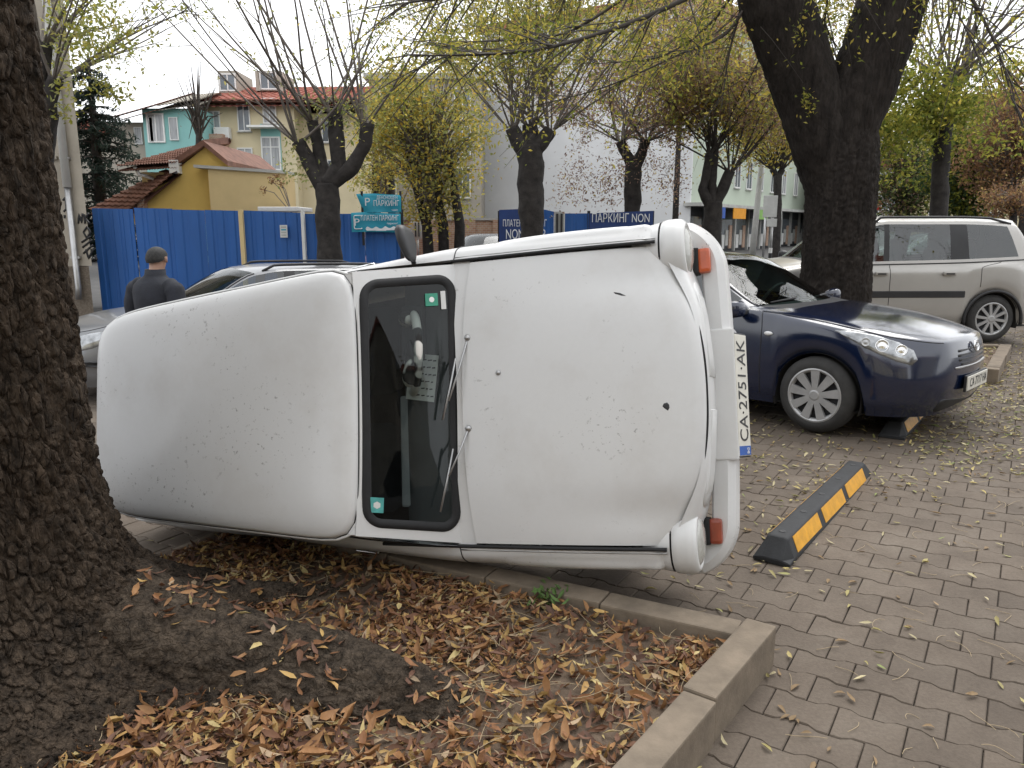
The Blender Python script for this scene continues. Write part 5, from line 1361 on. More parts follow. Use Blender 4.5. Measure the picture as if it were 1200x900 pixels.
# second hoarding with lettering
Y2 = 17.0
f2 = empty('blue_hoarding', (2.0, Y2, 0), 0, 'blue and navy parking hoarding with white lettering in front of the white gable wall', 'fence')
g2x = lambda px: pix(px, 270, Y2).x - 2.0
g2z = lambda py: pix(650, py, Y2).z
sheet(f2, 'sheet', (g2x(585), 0), (g2x(631), 0), 0, g2z(246), g2z(244), MAT['fence_navy'], .5, .006)
sheet(f2, 'sheet', (g2x(631.5), .05), (g2x(649), .05), 0, g2z(244), g2z(248), MAT['fence_blue'], .2)
sheet(f2, 'sheet', (g2x(662), .05), (g2x(690), .05), 0, g2z(250), g2z(250), MAT['fence_blue'], .2)
sheet(f2, 'sheet', (g2x(690.5), 0), (g2x(765), 0), 0, g2z(250), g2z(247), MAT['fence_navy'], .5, .006)
boxo('gate_frame', (g2x(655.5), .05, g2z(248) / 2), (g2x(662) - g2x(649) - .02, .06, g2z(248)), MAT['concrete'], f2)
for dx in (-.05, .045): boxo('gate_slot', (g2x(655.5) + dx, .01, g2z(262)), (.045, .04, .42), MAT['ink'], f2)
text('lettering', 'ПЛАТЕН ПАРКИНГ', .2, MAT['lett'], f2, frame4((g2x(615), -.02, g2z(262)), (1, 0, 0), (0, 0, 1)), .003, g2x(640) - g2x(589))
text('lettering', 'NON STOP', .3, MAT['lett'], f2, frame4((g2x(616), -.02, g2z(275)), (1, 0, 0), (0, 0, 1)), .003, g2x(640) - g2x(594))
text('lettering', 'ПАРКИНГ NON', .26, MAT['lett'], f2, frame4((g2x(727), -.02, g2z(256)), (1, 0, 0), (0, 0, 1)), .003, g2x(761) - g2x(694))
for px in (585, 631, 690, 765): boxo('post', (g2x(px), .09, g2z(247) / 2), (.06, .06, g2z(247)), MAT['trim'], f2)

# low brick wall
YW = 25.0; a = pix(470, 258, YW); c = pix(592, 258, YW)
bw = empty('brick_wall', ((a.x + c.x) / 2, YW, 0), 0, 'low old brick wall at the back of the car park', 'wall')
boxo('wall', (0, 0, a.z / 2 - .1), (c.x - a.x, .3, a.z + .2), MAT['brick'], bw); boxo('coping', (0, 0, a.z + .03), (c.x - a.x + .1, .4, .07), MAT['concrete'], bw)
for px in (505, 550, 585): boxo('pier', (pix(px, 260, YW).x - bw.location.x, -.04, a.z / 2), (.4, .36, a.z + .02), MAT['brick'], bw)

# tiled roof plane: rows of tiles as ridged strips
def tiled(root, name, A, B, C, D, m, rows=10, cols=26, th=.10):
    """A-B eave, D-C ridge"""
    A, B, C, D = map(Vector, (A, B, C, D)); n = (B - A).cross(D - A).normalized()
    if n.z < 0: n = -n
    P = []
    for i in range(rows):
        for f, l in ((0, .045), (.96, .0)):
            v = (i + f) / rows; row = []
            for j in range(cols * 4 + 1):
                u = j / (cols * 4); row.append(A.lerp(B, u).lerp(D.lerp(C, u), v) + n * (l + .02 * math.cos(j * math.pi / 2)))
            P.append(row)
    P.append([p - n * th for p in P[-1]]); P.append([p - n * (th + .03) for p in P[0]])
    return recalc(MB().grid(P).build(name, m, root))
# yellow house
YH = 19.0
yh = empty('house', (pix(235, 245, YH).x, YH, 0), 0, 'small yellow gabled house with brown tiled roofs behind the blue hoarding', 'house')
q = lambda px, py, Y=YH: local(yh, pix(px, py, Y))
gp_ = [q(x, y) for x, y in ((140, 262), (143, 240), (213, 205), (213, 194), (241, 172), (268, 193), (268, 262))]
mb = MB(); nn = len(gp_); V = [(p.x, 0, p.z) for p in gp_] + [(p.x, 4, p.z) for p in gp_]
mb.add(V, [tuple(range(nn))] + [tuple(range(2 * nn - 1, nn - 1, -1))] + [(i, i + nn, (i + 1) % nn + nn, (i + 1) % nn) for i in range(nn)])
recalc(mb.build('gable_wall', MAT['yellow'], yh))
a, c = q(250, 198), q(341, 205); 
recalc(MB().hexa([(a.x, -.35, -1), (c.x, -.35, -1), (c.x, .3, -1), (a.x, .3, -1)], [(a.x, -.35, a.z), (c.x, -.35, c.z - .0), (c.x, .3, c.z), (a.x, .3, a.z)]).build('yard_wall', MAT['yellow2'], yh))
recalc(MB().hexa([(a.x - .3, -.42, a.z + .003), (c.x, -.42, c.z + .003), (c.x, .36, c.z + .003), (a.x - .3, .36, a.z + .003)], [(a.x - .3, -.42, a.z + .07), (c.x, -.42, c.z + .07), (c.x, .36, c.z + .07), (a.x - .3, .36, a.z + .07)]).build('coping', MAT['concrete'], yh))
A_, B_ = q(143, 197), q(212, 193); C_, D_ = q(243, 168), q(176, 182)
tiled(yh, 'main_roof', (A_.x, -.25, A_.z), (B_.x, -.25, B_.z), (C_.x, 1.6, C_.z + .28), (D_.x, 1.9, D_.z + .3), MAT['tile'], 8, 22)
A_, B_ = q(241, 171), q(270, 195)
recalc(MB().hexa([(A_.x, -.18, A_.z), (B_.x, -.18, B_.z), (B_.x, 4, B_.z), (A_.x, 4, A_.z)], [(A_.x, -.18, A_.z + .12), (B_.x, -.18, B_.z + .12), (B_.x, 4, B_.z + .12), (A_.x, 4, A_.z + .12)]).build('roof_verge', MAT['tile'], yh))
A_, B_ = q(208, 194), q(242, 171)
recalc(MB().hexa([(A_.x, -.2, A_.z - .02), (B_.x, -.2, B_.z - .02), (B_.x, 1.5, B_.z + .2), (A_.x, .3, A_.z)], [(A_.x, -.2, A_.z + .12), (B_.x, -.2, B_.z + .12), (B_.x, 1.5, B_.z + .36), (A_.x, .3, A_.z + .14)]).build('roof_verge', MAT['tile'], yh))
boxo('side_wall', ((q(158, 205).x + q(207, 205).x) / 2, .6, 2.2), (q(207, 205).x - q(158, 205).x, .5, 1.6), MAT['yellow2'], yh)
A_, B_, C_, D_ = q(112, 247), q(140, 243), q(214, 203), q(190, 205)
tiled(yh, 'lean_to_roof', (A_.x, -.3, A_.z), (A_.x + 1.0, -.3, A_.z + .0), (C_.x, -.3, C_.z + .02), (C_.x - .75, .9, C_.z + .15), MAT['tile'], 10, 6, .14)
MB().tube([q(160, 196) + Vector((0, -.1, 0)), q(165, 204) + Vector((0, -.1, 0)), q(173, 208) + Vector((0, .25, 0)), q(174, 218) + Vector((0, .25, 0))], .045, 8).build('downpipe', MAT['frame'], yh, True)
boxo('white_vent', q(208, 196) + Vector((0, -.12, 0)), (.22, .2, .3), MAT['frame'], yh)
boxo('small_chimney', q(169, 238) + Vector((0, -.1, 0)), (.16, .2, .22), MAT['brick'], yh)
boxo('white_awning', q(352, 247) + Vector((0, -1.2, .0)), (.9, 1.2, .10), MAT['frame'], yh, .02)

# turquoise house and cream block of flats behind
YT = 38.0
th_ = empty('house', (pix(190, 200, YT).x, YT, 0), 0, 'turquoise rendered house with a glazed bay and tiled roof', 'house')
q = lambda px, py: local(th_, pix(px, py, YT))
a, c = q(166, 127), q(236, 190); boxo('wall', ((a.x + c.x) / 2, 3, a.z / 2), (c.x - a.x, 6, a.z), MAT['turq'], th_)
a2 = q(120, 142); boxo('side_wing', ((a2.x + a.x) / 2 - .05, 3.4, a2.z / 2), (a.x - a2.x, 6, a2.z), MAT['greybeige'], th_)
A_, B_, C_, D_ = q(124, 143), q(240, 122), q(236, 112), q(180, 116)
tiled(th_, 'roof', (A_.x, -.6, A_.z - .05), (q(190, 128).x, -.6, q(190, 126).z), (q(200, 112).x, 3, q(200, 112).z + .6), (D_.x, 3.5, D_.z + .6), MAT['tile'], 12, 12, .2)
tiled(th_, 'roof', (q(188, 128).x, -.5, q(188, 127).z), (q(240, 120).x, -.5, q(240, 119).z), (q(232, 104).x, 3, q(232, 104).z + .3), (q(196, 112).x, 3, q(196, 112).z + .5), MAT['greybeige'], 12, 12, .2)
for px, py, w_, h_, nx in ((183, 150, 18, 30, 2), (204, 151, 9, 24, 1), (178, 152, 4, 26, 1), (158, 158, 8, 18, 1)):
    win_part(th_, q(px, py) + Vector((0, -.02 if px > 165 else .38, 0)), w_ / 905 * YT, h_ / 905 * YT, nx, 1, 'curtain_pane', sill=False)
YC = 40.0
cbk = empty('apartment_block', (pix(300, 200, YC).x, YC, 0), 0, 'cream block of flats with red roof, turquoise window bay and air conditioner', 'building')
q = lambda px, py: local(cbk, pix(px, py, YC))
a, c = q(231, 120), q(344, 122); boxo('wall', ((a.x + c.x) / 2, 4.5, a.z / 2), (c.x - a.x, 9, a.z), MAT['cream'], cbk)
a3 = q(431, 118); boxo('side_wing', ((a3.x + c.x) / 2, 5.4, a.z / 2 - .2), (a3.x - c.x, 9, a.z - .4), MAT['cream'], cbk)
A_, B_, C_, D_ = q(226, 122), q(352, 112), q(350, 88), q(262, 96)
tiled(cbk, 'roof', (A_.x, -.7, A_.z), (q(436, 118).x, -.7, A_.z + .1), (q(420, 92).x, 4, A_.z + 1.5), (D_.x, 4, A_.z + 1.45), MAT['tile_red'], 12, 24, .25)
boxo('eaves', ((a.x + a3.x) / 2, 4.2, a.z + .0), (a3.x - a.x + .6, 9.6, .14), MAT['tile'], cbk)
for px, py, w_, h_ in ((250, 88, 22, 26), (300, 86, 30, 22)):
    boxo('dormer', q(px, py) + Vector((0, 3.2, 0)), (w_ / 905 * YC, 2.5, h_ / 905 * YC), MAT['greybeige'], cbk)
    win_part(cbk, q(px, py) + Vector((0, 1.95, 0)), .8, .8, 2, 1, 'pane', sill=False)
for px, py, w_, h_, pn in ((251, 144, 13, 24, 'curtain_pane'), (286, 138, 13, 28, 'pane'), (316, 130, 14, 26, 'curtain_pane'), (288, 189, 16, 28, 'curtain_pane'), (318, 180, 20, 35, 'curtain_pane'), (380, 150, 14, 26, 'pane'), (380, 200, 14, 26, 'pane')):
    win_part(cbk, q(px, py) + Vector((0, -.02 if px < 344 else .88, 0)), w_ / 905 * YC, h_ / 905 * YC, 2, 2 if px == 318 else 1, pn)
a = q(305, 145); c = q(332, 212)
boxo('turquoise_bay', ((a.x + c.x) / 2, .08, (a.z + c.z) / 2), (c.x - a.x, .20, a.z - c.z), MAT['turq'], cbk)
boxo('air_conditioner', q(263, 157) + Vector((0, -.25, 0)), (.75, .4, .55), MAT['frame'], cbk, .03)
boxo('brick_stack', q(260, 175) + Vector((0, -.4, 0)), (.75, .8, 1.3), MAT['brick'], cbk)
boxo('balcony', q(314, 150) + Vector((0, -.4, 0)), (1.6, .8, .1), MAT['frame'], cbk)

# distant grey-beige house, and the end-terrace with the white gable wall and shops
YG = 47.0
gb = empty('building', (pix(480, 200, YG).x, YG, 0), 0, 'grey beige building with tall windows half hidden by the yellow tree', 'building')
q = lambda px, py: local(gb, pix(px, py, YG))
a, c = q(432, 92), q(563, 92); boxo('wall', ((a.x + c.x) / 2, 4, a.z / 2), (c.x - a.x, 8, a.z), MAT['greybeige'], gb)
for px in (455, 495, 542):
    for py in (122, 166, 214): win_part(gb, q(px, py) + Vector((0, -.02, 0)), .9, 1.7, 2, 1, 'pane')
boxo('cornice', ((a.x + c.x) / 2, 3.9, a.z + .1), (c.x - a.x + .5, 8.4, .3), MAT['concrete'], gb)
# corner building: gable along gd, shop front along sd
Kc = Vector((10.1, 45, 0)); gd = Vector((-.84, .543, 0)); sdv = Vector((.545, .838, 0))
cbn = empty('corner_building', (Kc.x, Kc.y, 0), 0, 'pale green shop building with a blank white gable wall and bright shop signs', 'building')
Hh = 13.5
def blk(name, u0, u1, v0, v1, z0_, z1_, m):      # u along the shop front, v along the gable
    B = [sdv * u0 + gd * v0, sdv * u1 + gd * v0, sdv * u1 + gd * v1, sdv * u0 + gd * v1]
    return recalc(MB().hexa([(p.x, p.y, z0_) for p in B], [(p.x, p.y, z1_) for p in B]).build(name, m, cbn))
blk('wall', .12, 34, 0, 14.2, 2.9, Hh, MAT['palegreen'])
blk('gable_wall', 0, .12, -.02, 14.3, -.4, Hh + .3, MAT['whitewall'])
blk('shop_floor', .14, 34, .35, 14, -.3, 2.9, MAT['dark'])
blk('canopy', -.3, 34, -.8, .3, 2.86, 3.05, MAT['concrete'])
blk('roof', -.3, 34.3, -.5, 14.6, Hh + .3, Hh + .7, MAT['tile_red'])
for u in (3.2, 8.4, 11.0, 13.8, 17.0, 20.2, 24, 28):
    for z in (5.1, 8.2, 11.2):
        win_part(cbn, sdv * u - gd * .01 + Vector((0, 0, z)), 1.15, 1.75, 2, 1, 'curtain_pane' if (u * 3) % 2 < 1 else 'pane', sdv)
for u in range(0, 33, 3):
    blk('shop_pillar', u + .2, u + .45, .2, .36, -.3, 2.87, MAT['concrete'])
    blk('shop_window', u + .6, u + 2.9, .30, .34, .4, 2.3, MAT['pane'])
    for k in range(3): blk('display', u + .7 + k * .75, u + 1.25 + k * .75, .24, .30, .3 + .2 * (k % 2), 1.2 + .3 * ((u + k) % 3), [MAT['paper'], MAT['concrete'], MAT['brick']][(u + k) % 3])
MAT['sign_orange'] = M('orange_shop_sign', (.75, .32, .02), .5); MAT['sign_blue'] = M('blue_shop_sign', (.03, .10, .40), .5); MAT['sign_green'] = M('green_shop_sign', (.24, .45, .12), .5)  # orange kept bright in place of a lit sign's glow, no emission
for u, w_, m in ((1.6, 2.2, 'sign_blue'), (5.4, 2.6, 'sign_orange'), (9.8, 3.4, 'sign_green'), (14.5, 2.5, 'frame')):
    blk('shop_sign', u, u + w_, -.84, -.80, 2.2, 2.84, MAT[m])
text('lettering', 'КАФЕ' if 0 else 'SHOP', .01, MAT['lett'], cbn, frame4((0, 0, -.3), (1, 0, 0), (0, 0, 1)), .001) if 0 else None
# pale building far down the street at the right
YR = 62.0
fr_ = empty('building', (pix(1030, 230, YR).x, YR, 0), 0, 'pale far building with tall windows glimpsed between the big trunk and the people carrier', 'building')
q = lambda px, py: local(fr_, pix(px, py, YR))
a, c = q(985, 196), q(1062, 196); boxo('wall', ((a.x + c.x) / 2, 4, a.z / 2), (c.x - a.x, 8, a.z), MAT['concrete'], fr_)
for px in (1022, 1032, 1046):
    for py in (212, 236): win_part(fr_, q(px, py) + Vector((0, -.02, 0)), .9, 1.2, 2, 1, 'pane', sill=False)
boxo('roof', ((a.x + c.x) / 2, 4, a.z + .3), (c.x - a.x + .6, 8.6, .6), MAT['tile_red'], fr_)
# far terraces closing the street on both sides
def terrace(x, y, w_, h_, rz, m, label, nwx=6):
    r = empty('building', (x, y, 0), R(rz), label, 'building')
    boxo('wall', (0, 4, h_ / 2), (w_, 8, h_), MAT[m], r); boxo('roof', (0, 4, h_ + .3), (w_ + .7, 8.7, .6), MAT['tile_red'], r)
    for i in range(nwx):
        for z in np.arange(2, h_ - 1, 3): win_part(r, (-w_ / 2 + w_ * (i + .5) / nwx, -.02, z), 1.1, 1.6, 2, 1, 'pane')
terrace(-31, 46, 20, 7.2, 18, 'greybeige', 'grey beige terrace beyond the turquoise house', 6)
terrace(46, 58, 30, 11, -24, 'cream', 'cream terrace beyond the trees at the end of the street', 8)

# ---------------------------------------------------------------- signs and poles
sg = empty('traffic_sign', (pix(490, 300, 24).x, 24, 0), 0, 'grey back of a round traffic sign on a post, beside the teal banners', 'sign')
zc = pix(490, 269, 24).z
MB().tube([(0, 0, 0), (0, 0, zc + .3)], .035, 10).build('post', MAT['steel'], sg, True)
MB().lathe([(-.05, .0005), (-.05, .29), (-.062, .30), (-.066, .29), (-.066, .0005)], (0, 0, zc), 'y', 28).build('disc', MAT['concrete'], sg, True)
for dx in (-.05, .05): boxo('bracket', (dx, -.085, zc), (.035, .03, .42), MAT['trim'], sg)
sg = empty('traffic_sign', (pix(899, 290, 26).x, 26, 0), 0, 'grey rectangular sign back on a post in front of the shops', 'sign')
zc = pix(899, 242, 26).z
MB().tube([(-.12, 0, 0), (-.12, 0, zc + .3)], .04, 10).build('post', MAT['steel'], sg, True); MB().tube([(.12, 0, 0), (.12, 0, zc + .3)], .04, 10).build('post', MAT['steel'], sg, True)
boxo('panel', (0, -.05, zc), (.46, .03, .70), MAT['concrete'], sg, .01); boxo('lower_panel', (.08, -.05, zc - .52), (.34, .03, .26), MAT['concrete'], sg, .01)
lp = empty('utility_pole', (pix(881, 292, 30).x, 30, 0), 0, 'thin leaning utility pole in front of the pale green building', 'pole')
p0 = pix(881, 295, 30); p1 = pix(894, 180, 30)
MB().tube([(0, 0, 0), (p1.x - p0.x, 0, p1.z)], [.13, .09], 12).build('shaft', MAT['concrete'], lp, True); boxo('cap', (p1.x - p0.x, 0, p1.z + .06), (.26, .26, .12), MAT['steel'], lp)
sg = empty('traffic_sign', (pix(1029, 250, 48).x, 48, 0), 0, 'small red round no entry sign down the street', 'sign')
zc = pix(1029, 241, 48).z
MB().tube([(0, 0, 0), (0, 0, zc + .2)], .04, 8).build('post', MAT['steel'], sg, True)
MB().lathe([(-.05, .0005), (-.05, .27), (-.03, .28)], (0, 0, zc), 'y', 24).build('disc', M('sign_red', (.5, .02, .02), .5), sg, True); boxo('bar', (0, -.06, zc), (.36, .02, .09), MAT['frame'], sg)
bo = empty('bollard', (pix(903, 292, 22).x, 22, 0), 0, 'black and white banded bollard by the street', 'bollard')
for k in range(8): MB().lathe([(.14 * k, .05), (.14 * k + .138, .05)], (0, 0, 0), 'z', 12, True).build('band', MAT['frame'] if k % 2 else MAT['ink'], bo)

# ---------------------------------------------------------------- trees
GREEN = [((.34, .37, .13), 3), ((.42, .41, .17), 3), ((.24, .28, .10), 2), ((.50, .45, .16), 1.4)]  # greens lightened: backlight from the sky is put into the leaf colour
OLIVE = [((.22, .25, .045), 4), ((.33, .33, .06), 4), ((.44, .39, .07), 2), ((.13, .17, .035), 2)]
YELL = [((.60, .48, .10), 4), ((.48, .43, .11), 3), ((.36, .36, .11), 3), ((.64, .44, .08), 1.5)]
DRY = [((.28, .18, .14), 4), ((.36, .25, .18), 3), ((.20, .13, .11), 3), ((.50, .40, .14), 1.4), ((.42, .30, .14), 1)]
RUST = [((.25, .14, .075), 3), ((.33, .20, .09), 2), ((.20, .12, .08), 3), ((.36, .28, .10), 1)]
DARKG = [((.05, .085, .035), 4), ((.075, .11, .045), 3), ((.10, .13, .05), 2)]
SPRUCE = [((.030, .048, .040), 4), ((.045, .066, .055), 3), ((.06, .08, .07), 1)]
def quads(name, pos, size, pal, parent, asp=(.35, .6), m=None, hang=.0):
    n = len(pos); pos = np.asarray(pos); L_ = rng.uniform(*size, n); W_ = L_ * rng.uniform(*asp, n)
    T = np.array([(-.5, 0, 0), (0, .5, .10), (.5, 0, 0), (0, -.5, .10)])
    V = np.repeat(T[None], n, 0) * np.stack([L_, W_, L_], -1)[:, None, :]
    V = rotate(V, rng.uniform(0, 6.283, n), rng.normal(hang, .7, n), rng.normal(0, .8, n)) + pos[:, None, :]
    F = (np.arange(n)[:, None] * 4 + np.arange(4)[None]).tolist()
    o = obj(name, V.reshape(-1, 3), F, m or MAT['crown'], parent); col_attr(o.data, palette(n, pal), 4); return o
def bez(p, d, L_, bend, n=6):
    """a curved shoot from p along d, bending towards 'bend'"""
    P = [Vector(p)]; d = Vector(d).normalized(); bend = Vector(bend)
    for k in range(n):
        d = (d + bend / n + Vector((random.gauss(0, .05), random.gauss(0, .05), random.gauss(0, .04)))).normalized(); P.append(P[-1] + d * L_ / n)
    return P
def tree(name, label, base, trunk, heads, shoots, L_, leaf, pal, seed, spread=.7, twigs=5, bend=(0, 0, .25), m='bark_far', size=(.05, .10), r0=.028, tw='twig', group=None, cat='tree', asp=(.35, .6), lstart=.15, hang=0, extra=None, clump=.06, lean=(0, 0), tl=(.25, .5)):
    """trunk: [(x,y,z,r)] relative to base; heads: list of ([(x,y,z,r)...]) limbs ending in a knob"""
    random.seed(seed)
    r = empty(name, base, 0, label, cat, group); slim = .74
    trunk = [(*t[:3], t[3] * slim) for t in trunk]; heads = [[(*t[:3], t[3] * slim) for t in h_] for h_ in heads]; r0 *= .72
    def knobby(P, rr, n=16, amp=.12):
        pts = []; rad = []
        for i in range(len(P) - 1):
            for k in range(6):
                f = k / 6; pts.append(Vector(P[i]).lerp(Vector(P[i + 1]), f)); rad.append(rr[i] * (1 - f) + rr[i + 1] * f)
        pts.append(Vector(P[-1])); rad.append(rr[-1])
        mb = MB().tube(pts, rad, n); V = []
        for v in mb.V:
            q = Vector(v); nz = noise.noise(q * 3.1 + Vector((seed, 0, 0))) + .5 * noise.noise(q * 7 + Vector((0, seed, 0)))
            i = min(range(len(pts)), key=lambda i: (pts[i] - q).length_squared); c = pts[i]
            V.append(c + (q - c) * (1 + amp * nz * 1.6))
        mb.V = V; return mb
    mb = knobby([t[:3] for t in trunk], [t[3] for t in trunk])
    for hd in heads:
        k = knobby([t[:3] for t in hd], [t[3] for t in hd], 12, .16); mb.add(k.V, k.F)
    mb.build('trunk', MAT[m], r, True)
    bm_, leaves = MB(), []
    for hi, hd in enumerate(heads):
        hp = Vector(hd[-1][:3]); hr = hd[-1][3]
        for s in range(shoots):
            a = random.uniform(0, 6.283); e = random.random() ** .7 * spread
            d = Vector((math.cos(a) * e + lean[0], math.sin(a) * e + lean[1], 1 - .55 * e))
            l = L_ * random.uniform(.55, 1.1); P = bez(hp + Vector((math.cos(a), math.sin(a), 0)) * hr * .6, d, l, bend)
            rr = r0 * random.uniform(.6, 1.1); bm_.tube(P, [rr * (1 - .8 * i / 6) for i in range(7)], 5, False)
            for t in range(twigs):
                f = random.uniform(lstart, 1) * 5.99; i = int(f); p = P[i].lerp(P[i + 1], f - i)
                dd = (P[i + 1] - P[i]).normalized() + Vector((random.gauss(0, .6), random.gauss(0, .6), random.gauss(0, .5)))
                Q = bez(p, dd, l * random.uniform(*tl), Vector(bend) * .5 - Vector((0, 0, hang)), 4); bm_.tube(Q, [rr * .35, rr * .28, rr * .22, rr * .16, rr * .1], 3, False)
                for _ in range(leaf):
                    u = random.uniform(.1, 1) * 3.99; k = int(u); b = Q[k].lerp(Q[k + 1], u - k)
                    leaves.append((b.x + random.gauss(0, clump), b.y + random.gauss(0, clump), b.z + random.gauss(0, clump) - hang * .1))
            for _ in range(leaf // 2):
                u = random.uniform(.35, 1) * 5.99; k = int(u); b = P[k].lerp(P[k + 1], u - k)
                leaves.append((b.x + random.gauss(0, clump), b.y + random.gauss(0, clump), b.z + random.gauss(0, clump)))
    bo_ = bm_.build('branches', MAT[tw], r, True); tag(bo_, kind='stuff')
    if extra: leaves += extra
    if leaves:
        c = quads('crown', leaves, size, pal, r, asp); tag(c, kind='stuff')
    return r
def rel(base, px, py, Y): p = pix(px, py, Y); return (p.x - base[0], p.y - base[1], p.z - base[2])
PG = 'pollarded street trees'
# 1: nearly bare pollard before the blue hoarding
Y = 12.4; b0 = pix(386, 290, Y); base = (b0.x, Y, -.25)
T = lambda px, py, r, dy=0: (*rel(base, px, py, Y + dy), r)
tr1 = [(0, 0, 0, .30), T(386, 300, .27), T(385, 265, .25), T(384, 235, .26), T(383, 215, .25)]
h1 = [[T(383, 222, .22), T(366, 200, .17), T(358, 180, .13), T(350, 166, .15)], [T(383, 215, .2), T(376, 190, .14, .1), T(370, 160, .13, .1), T(366, 142, .13, .1)],
      [T(384, 215, .22), T(398, 195, .17), T(395, 165, .16), T(392, 132, .15)], [T(386, 215, .2), T(412, 195, .17), T(428, 170, .14), T(430, 145, .15)]]
ex = []
for (cx, cy) in ((352, 150), (345, 175), (372, 125), (392, 118), (400, 132), (430, 128), (424, 150), (385, 140), (340, 200), (360, 205)):
    c = Vector(rel(base, cx, cy, Y)); ex += [(c.x + random.gauss(0, .12), c.y + random.gauss(0, .12), c.z + random.gauss(0, .12)) for _ in range(60)]
tree('street_tree', 'nearly bare pollarded tree with knobbly raised limbs in front of the blue hoarding', base, tr1, h1, 7, 3.8, 7, GREEN, 11, .95, 4, (0, 0, .3), size=(.05, .09), r0=.036, group=PG, tl=(.18, .4), extra=ex)
# mass of leaf tufts around its heads
# 2: knobbly pollard with a brush of straight shoots
Y = 13.4; b0 = pix(622, 290, Y); base = (b0.x, Y, -.1)
tr1 = [(0, 0, 0, .30), T(623, 275, .27), T(624, 245, .30), T(620, 215, .27), T(622, 190, .30), T(621, 170, .30)]
h1 = [[T(618, 180, .22), T(606, 165, .17), T(600, 150, .16)], [T(621, 175, .2), T(622, 160, .2, .1), T(621, 146, .18, .1)], [T(624, 178, .22), T(636, 165, .18), T(645, 152, .16)]]
tree('street_tree', 'knobbly pollarded tree with a dense brush of upright shoots before the white gable', base, tr1, h1, 15, 3.9, 66, GREEN + YELL[:2], 12, .85, 7, (0, 0, .35), size=(.045, .085), r0=.030, group=PG, lstart=.25, clump=.10)
# 3: dry brown leaves
Y = 17.5; b0 = pix(739, 290, Y); base = (b0.x, Y, 0)
tr1 = [(0, 0, 0, .27), T(738, 265, .24), T(742, 230, .25), T(742, 205, .23), T(742, 190, .24)]
h1 = [[T(742, 195, .2), T(732, 178, .15), T(727, 165, .16)], [T(743, 195, .2), T(752, 180, .15), T(757, 165, .16)]]
ex = []
for _ in range(44):
    a = random.uniform(0, 6.28); c = Vector(rel(base, random.uniform(648, 800), random.uniform(185, 235), Y + random.uniform(-1, 1)))
    ex += [(c.x + random.gauss(0, .13), c.y + random.gauss(0, .2), c.z + random.gauss(0, .22)) for _ in range(40)]
tree('street_tree', 'pollarded tree full of dry purplish brown leaves before the white gable', base, tr1, h1, 18, 4.2, 90, DRY, 13, 1.15, 7, (0, 0, .02), size=(.05, .095), r0=.032, group=PG, asp=(.3, .5), hang=.25, extra=ex, clump=.10, lstart=.12)
# 4: forked pollard by the shops
Y = 17.0; b0 = pix(834, 290, Y); base = (b0.x, Y, 0)
tr1 = [(0, 0, 0, .30), T(833, 290, .27), T(836, 255, .25), T(836, 236, .26)]
h1 = [[T(832, 240, .17), T(824, 222, .14), T(828, 205, .13), T(832, 180, .13)], [T(838, 240, .17), T(850, 215, .15), T(856, 200, .16)], [T(836, 240, .15), T(834, 215, .13), T(838, 172, .12)]]
tree('street_tree', 'forked pollarded tree with yellowing and brown leaves before the shops', base, tr1, h1, 11, 3.2, 60, YELL + GREEN[:2] + DRY[:2], 14, .9, 6, (0, 0, .1), size=(.07, .12), r0=.034, group=PG, clump=.13, tw='twig_dark')
# 5: small yellow one further along
Y = 28.0; b0 = pix(910, 290, Y); base = (b0.x, Y, 0)
tr1 = [(0, 0, 0, .22), T(910, 280, .19), T(912, 240, .17), T(911, 205, .2)]
h1 = [[T(911, 208, .15), T(905, 198, .14)], [T(911, 208, .15), T(917, 198, .14)]]
ex = []
for _ in range(80):
    c = Vector(rel(base, random.uniform(866, 940), random.uniform(70, 190), Y + random.uniform(-1, 1)))
    ex += [(c.x + random.gauss(0, .3), c.y + random.gauss(0, .4), c.z + random.gauss(0, .28)) for _ in range(60)]
tree('street_tree', 'slender tree with a bright yellow crown beside the big forked trunk', base, tr1, h1, 22, 3.6, 12, YELL, 15, 1.0, 5, (0, 0, .1), size=(.10, .17), r0=.04, group=PG, extra=ex, clump=.16, tw='twig_dark')
# 6: dark trunk with an olive crown behind the people carrier
Y = 17.0; b0 = pix(1100, 290, Y); base = (b0.x, Y, .05)
tr1 = [(0, 0, 0, .27), T(1100, 262, .25), T(1101, 220, .24), T(1104, 175, .23), T(1105, 150, .24)]
h1 = [[T(1104, 155, .2), T(1092, 135, .15), T(1086, 115, .13)], [T(1105, 155, .2), T(1116, 130, .13), T(1122, 105, .12)], [T(1105, 155, .2), T(1108, 120, .14), T(1110, 95, .12)]]
ex = []
for _ in range(70):
    cx = random.gauss(1088, 34); cy = random.gauss(118, 28); c = Vector(rel(base, cx, cy, Y + random.uniform(-1.4, .6)))
    ex += [(c.x + random.gauss(0, .26), c.y + random.gauss(0, .3), c.z + random.gauss(0, .16)) for _ in range(64)]
for _ in range(26):
    c = Vector(rel(base, random.gauss(1040, 16), random.gauss(150, 24), Y + random.uniform(-1.4, .6)))
    ex += [(c.x + random.gauss(0, .2), c.y + random.gauss(0, .3), c.z + random.gauss(0, .16)) for _ in range(60)]
tree('street_tree', 'dark straight trunk with drooping olive green foliage behind the people carrier', base, tr1, h1, 12, 4.6, 7, OLIVE, 16, .9, 5, (0, 0, .2), size=(.08, .15), r0=.045, group=PG, extra=ex, clump=.12, lstart=.35, m='bark_far')

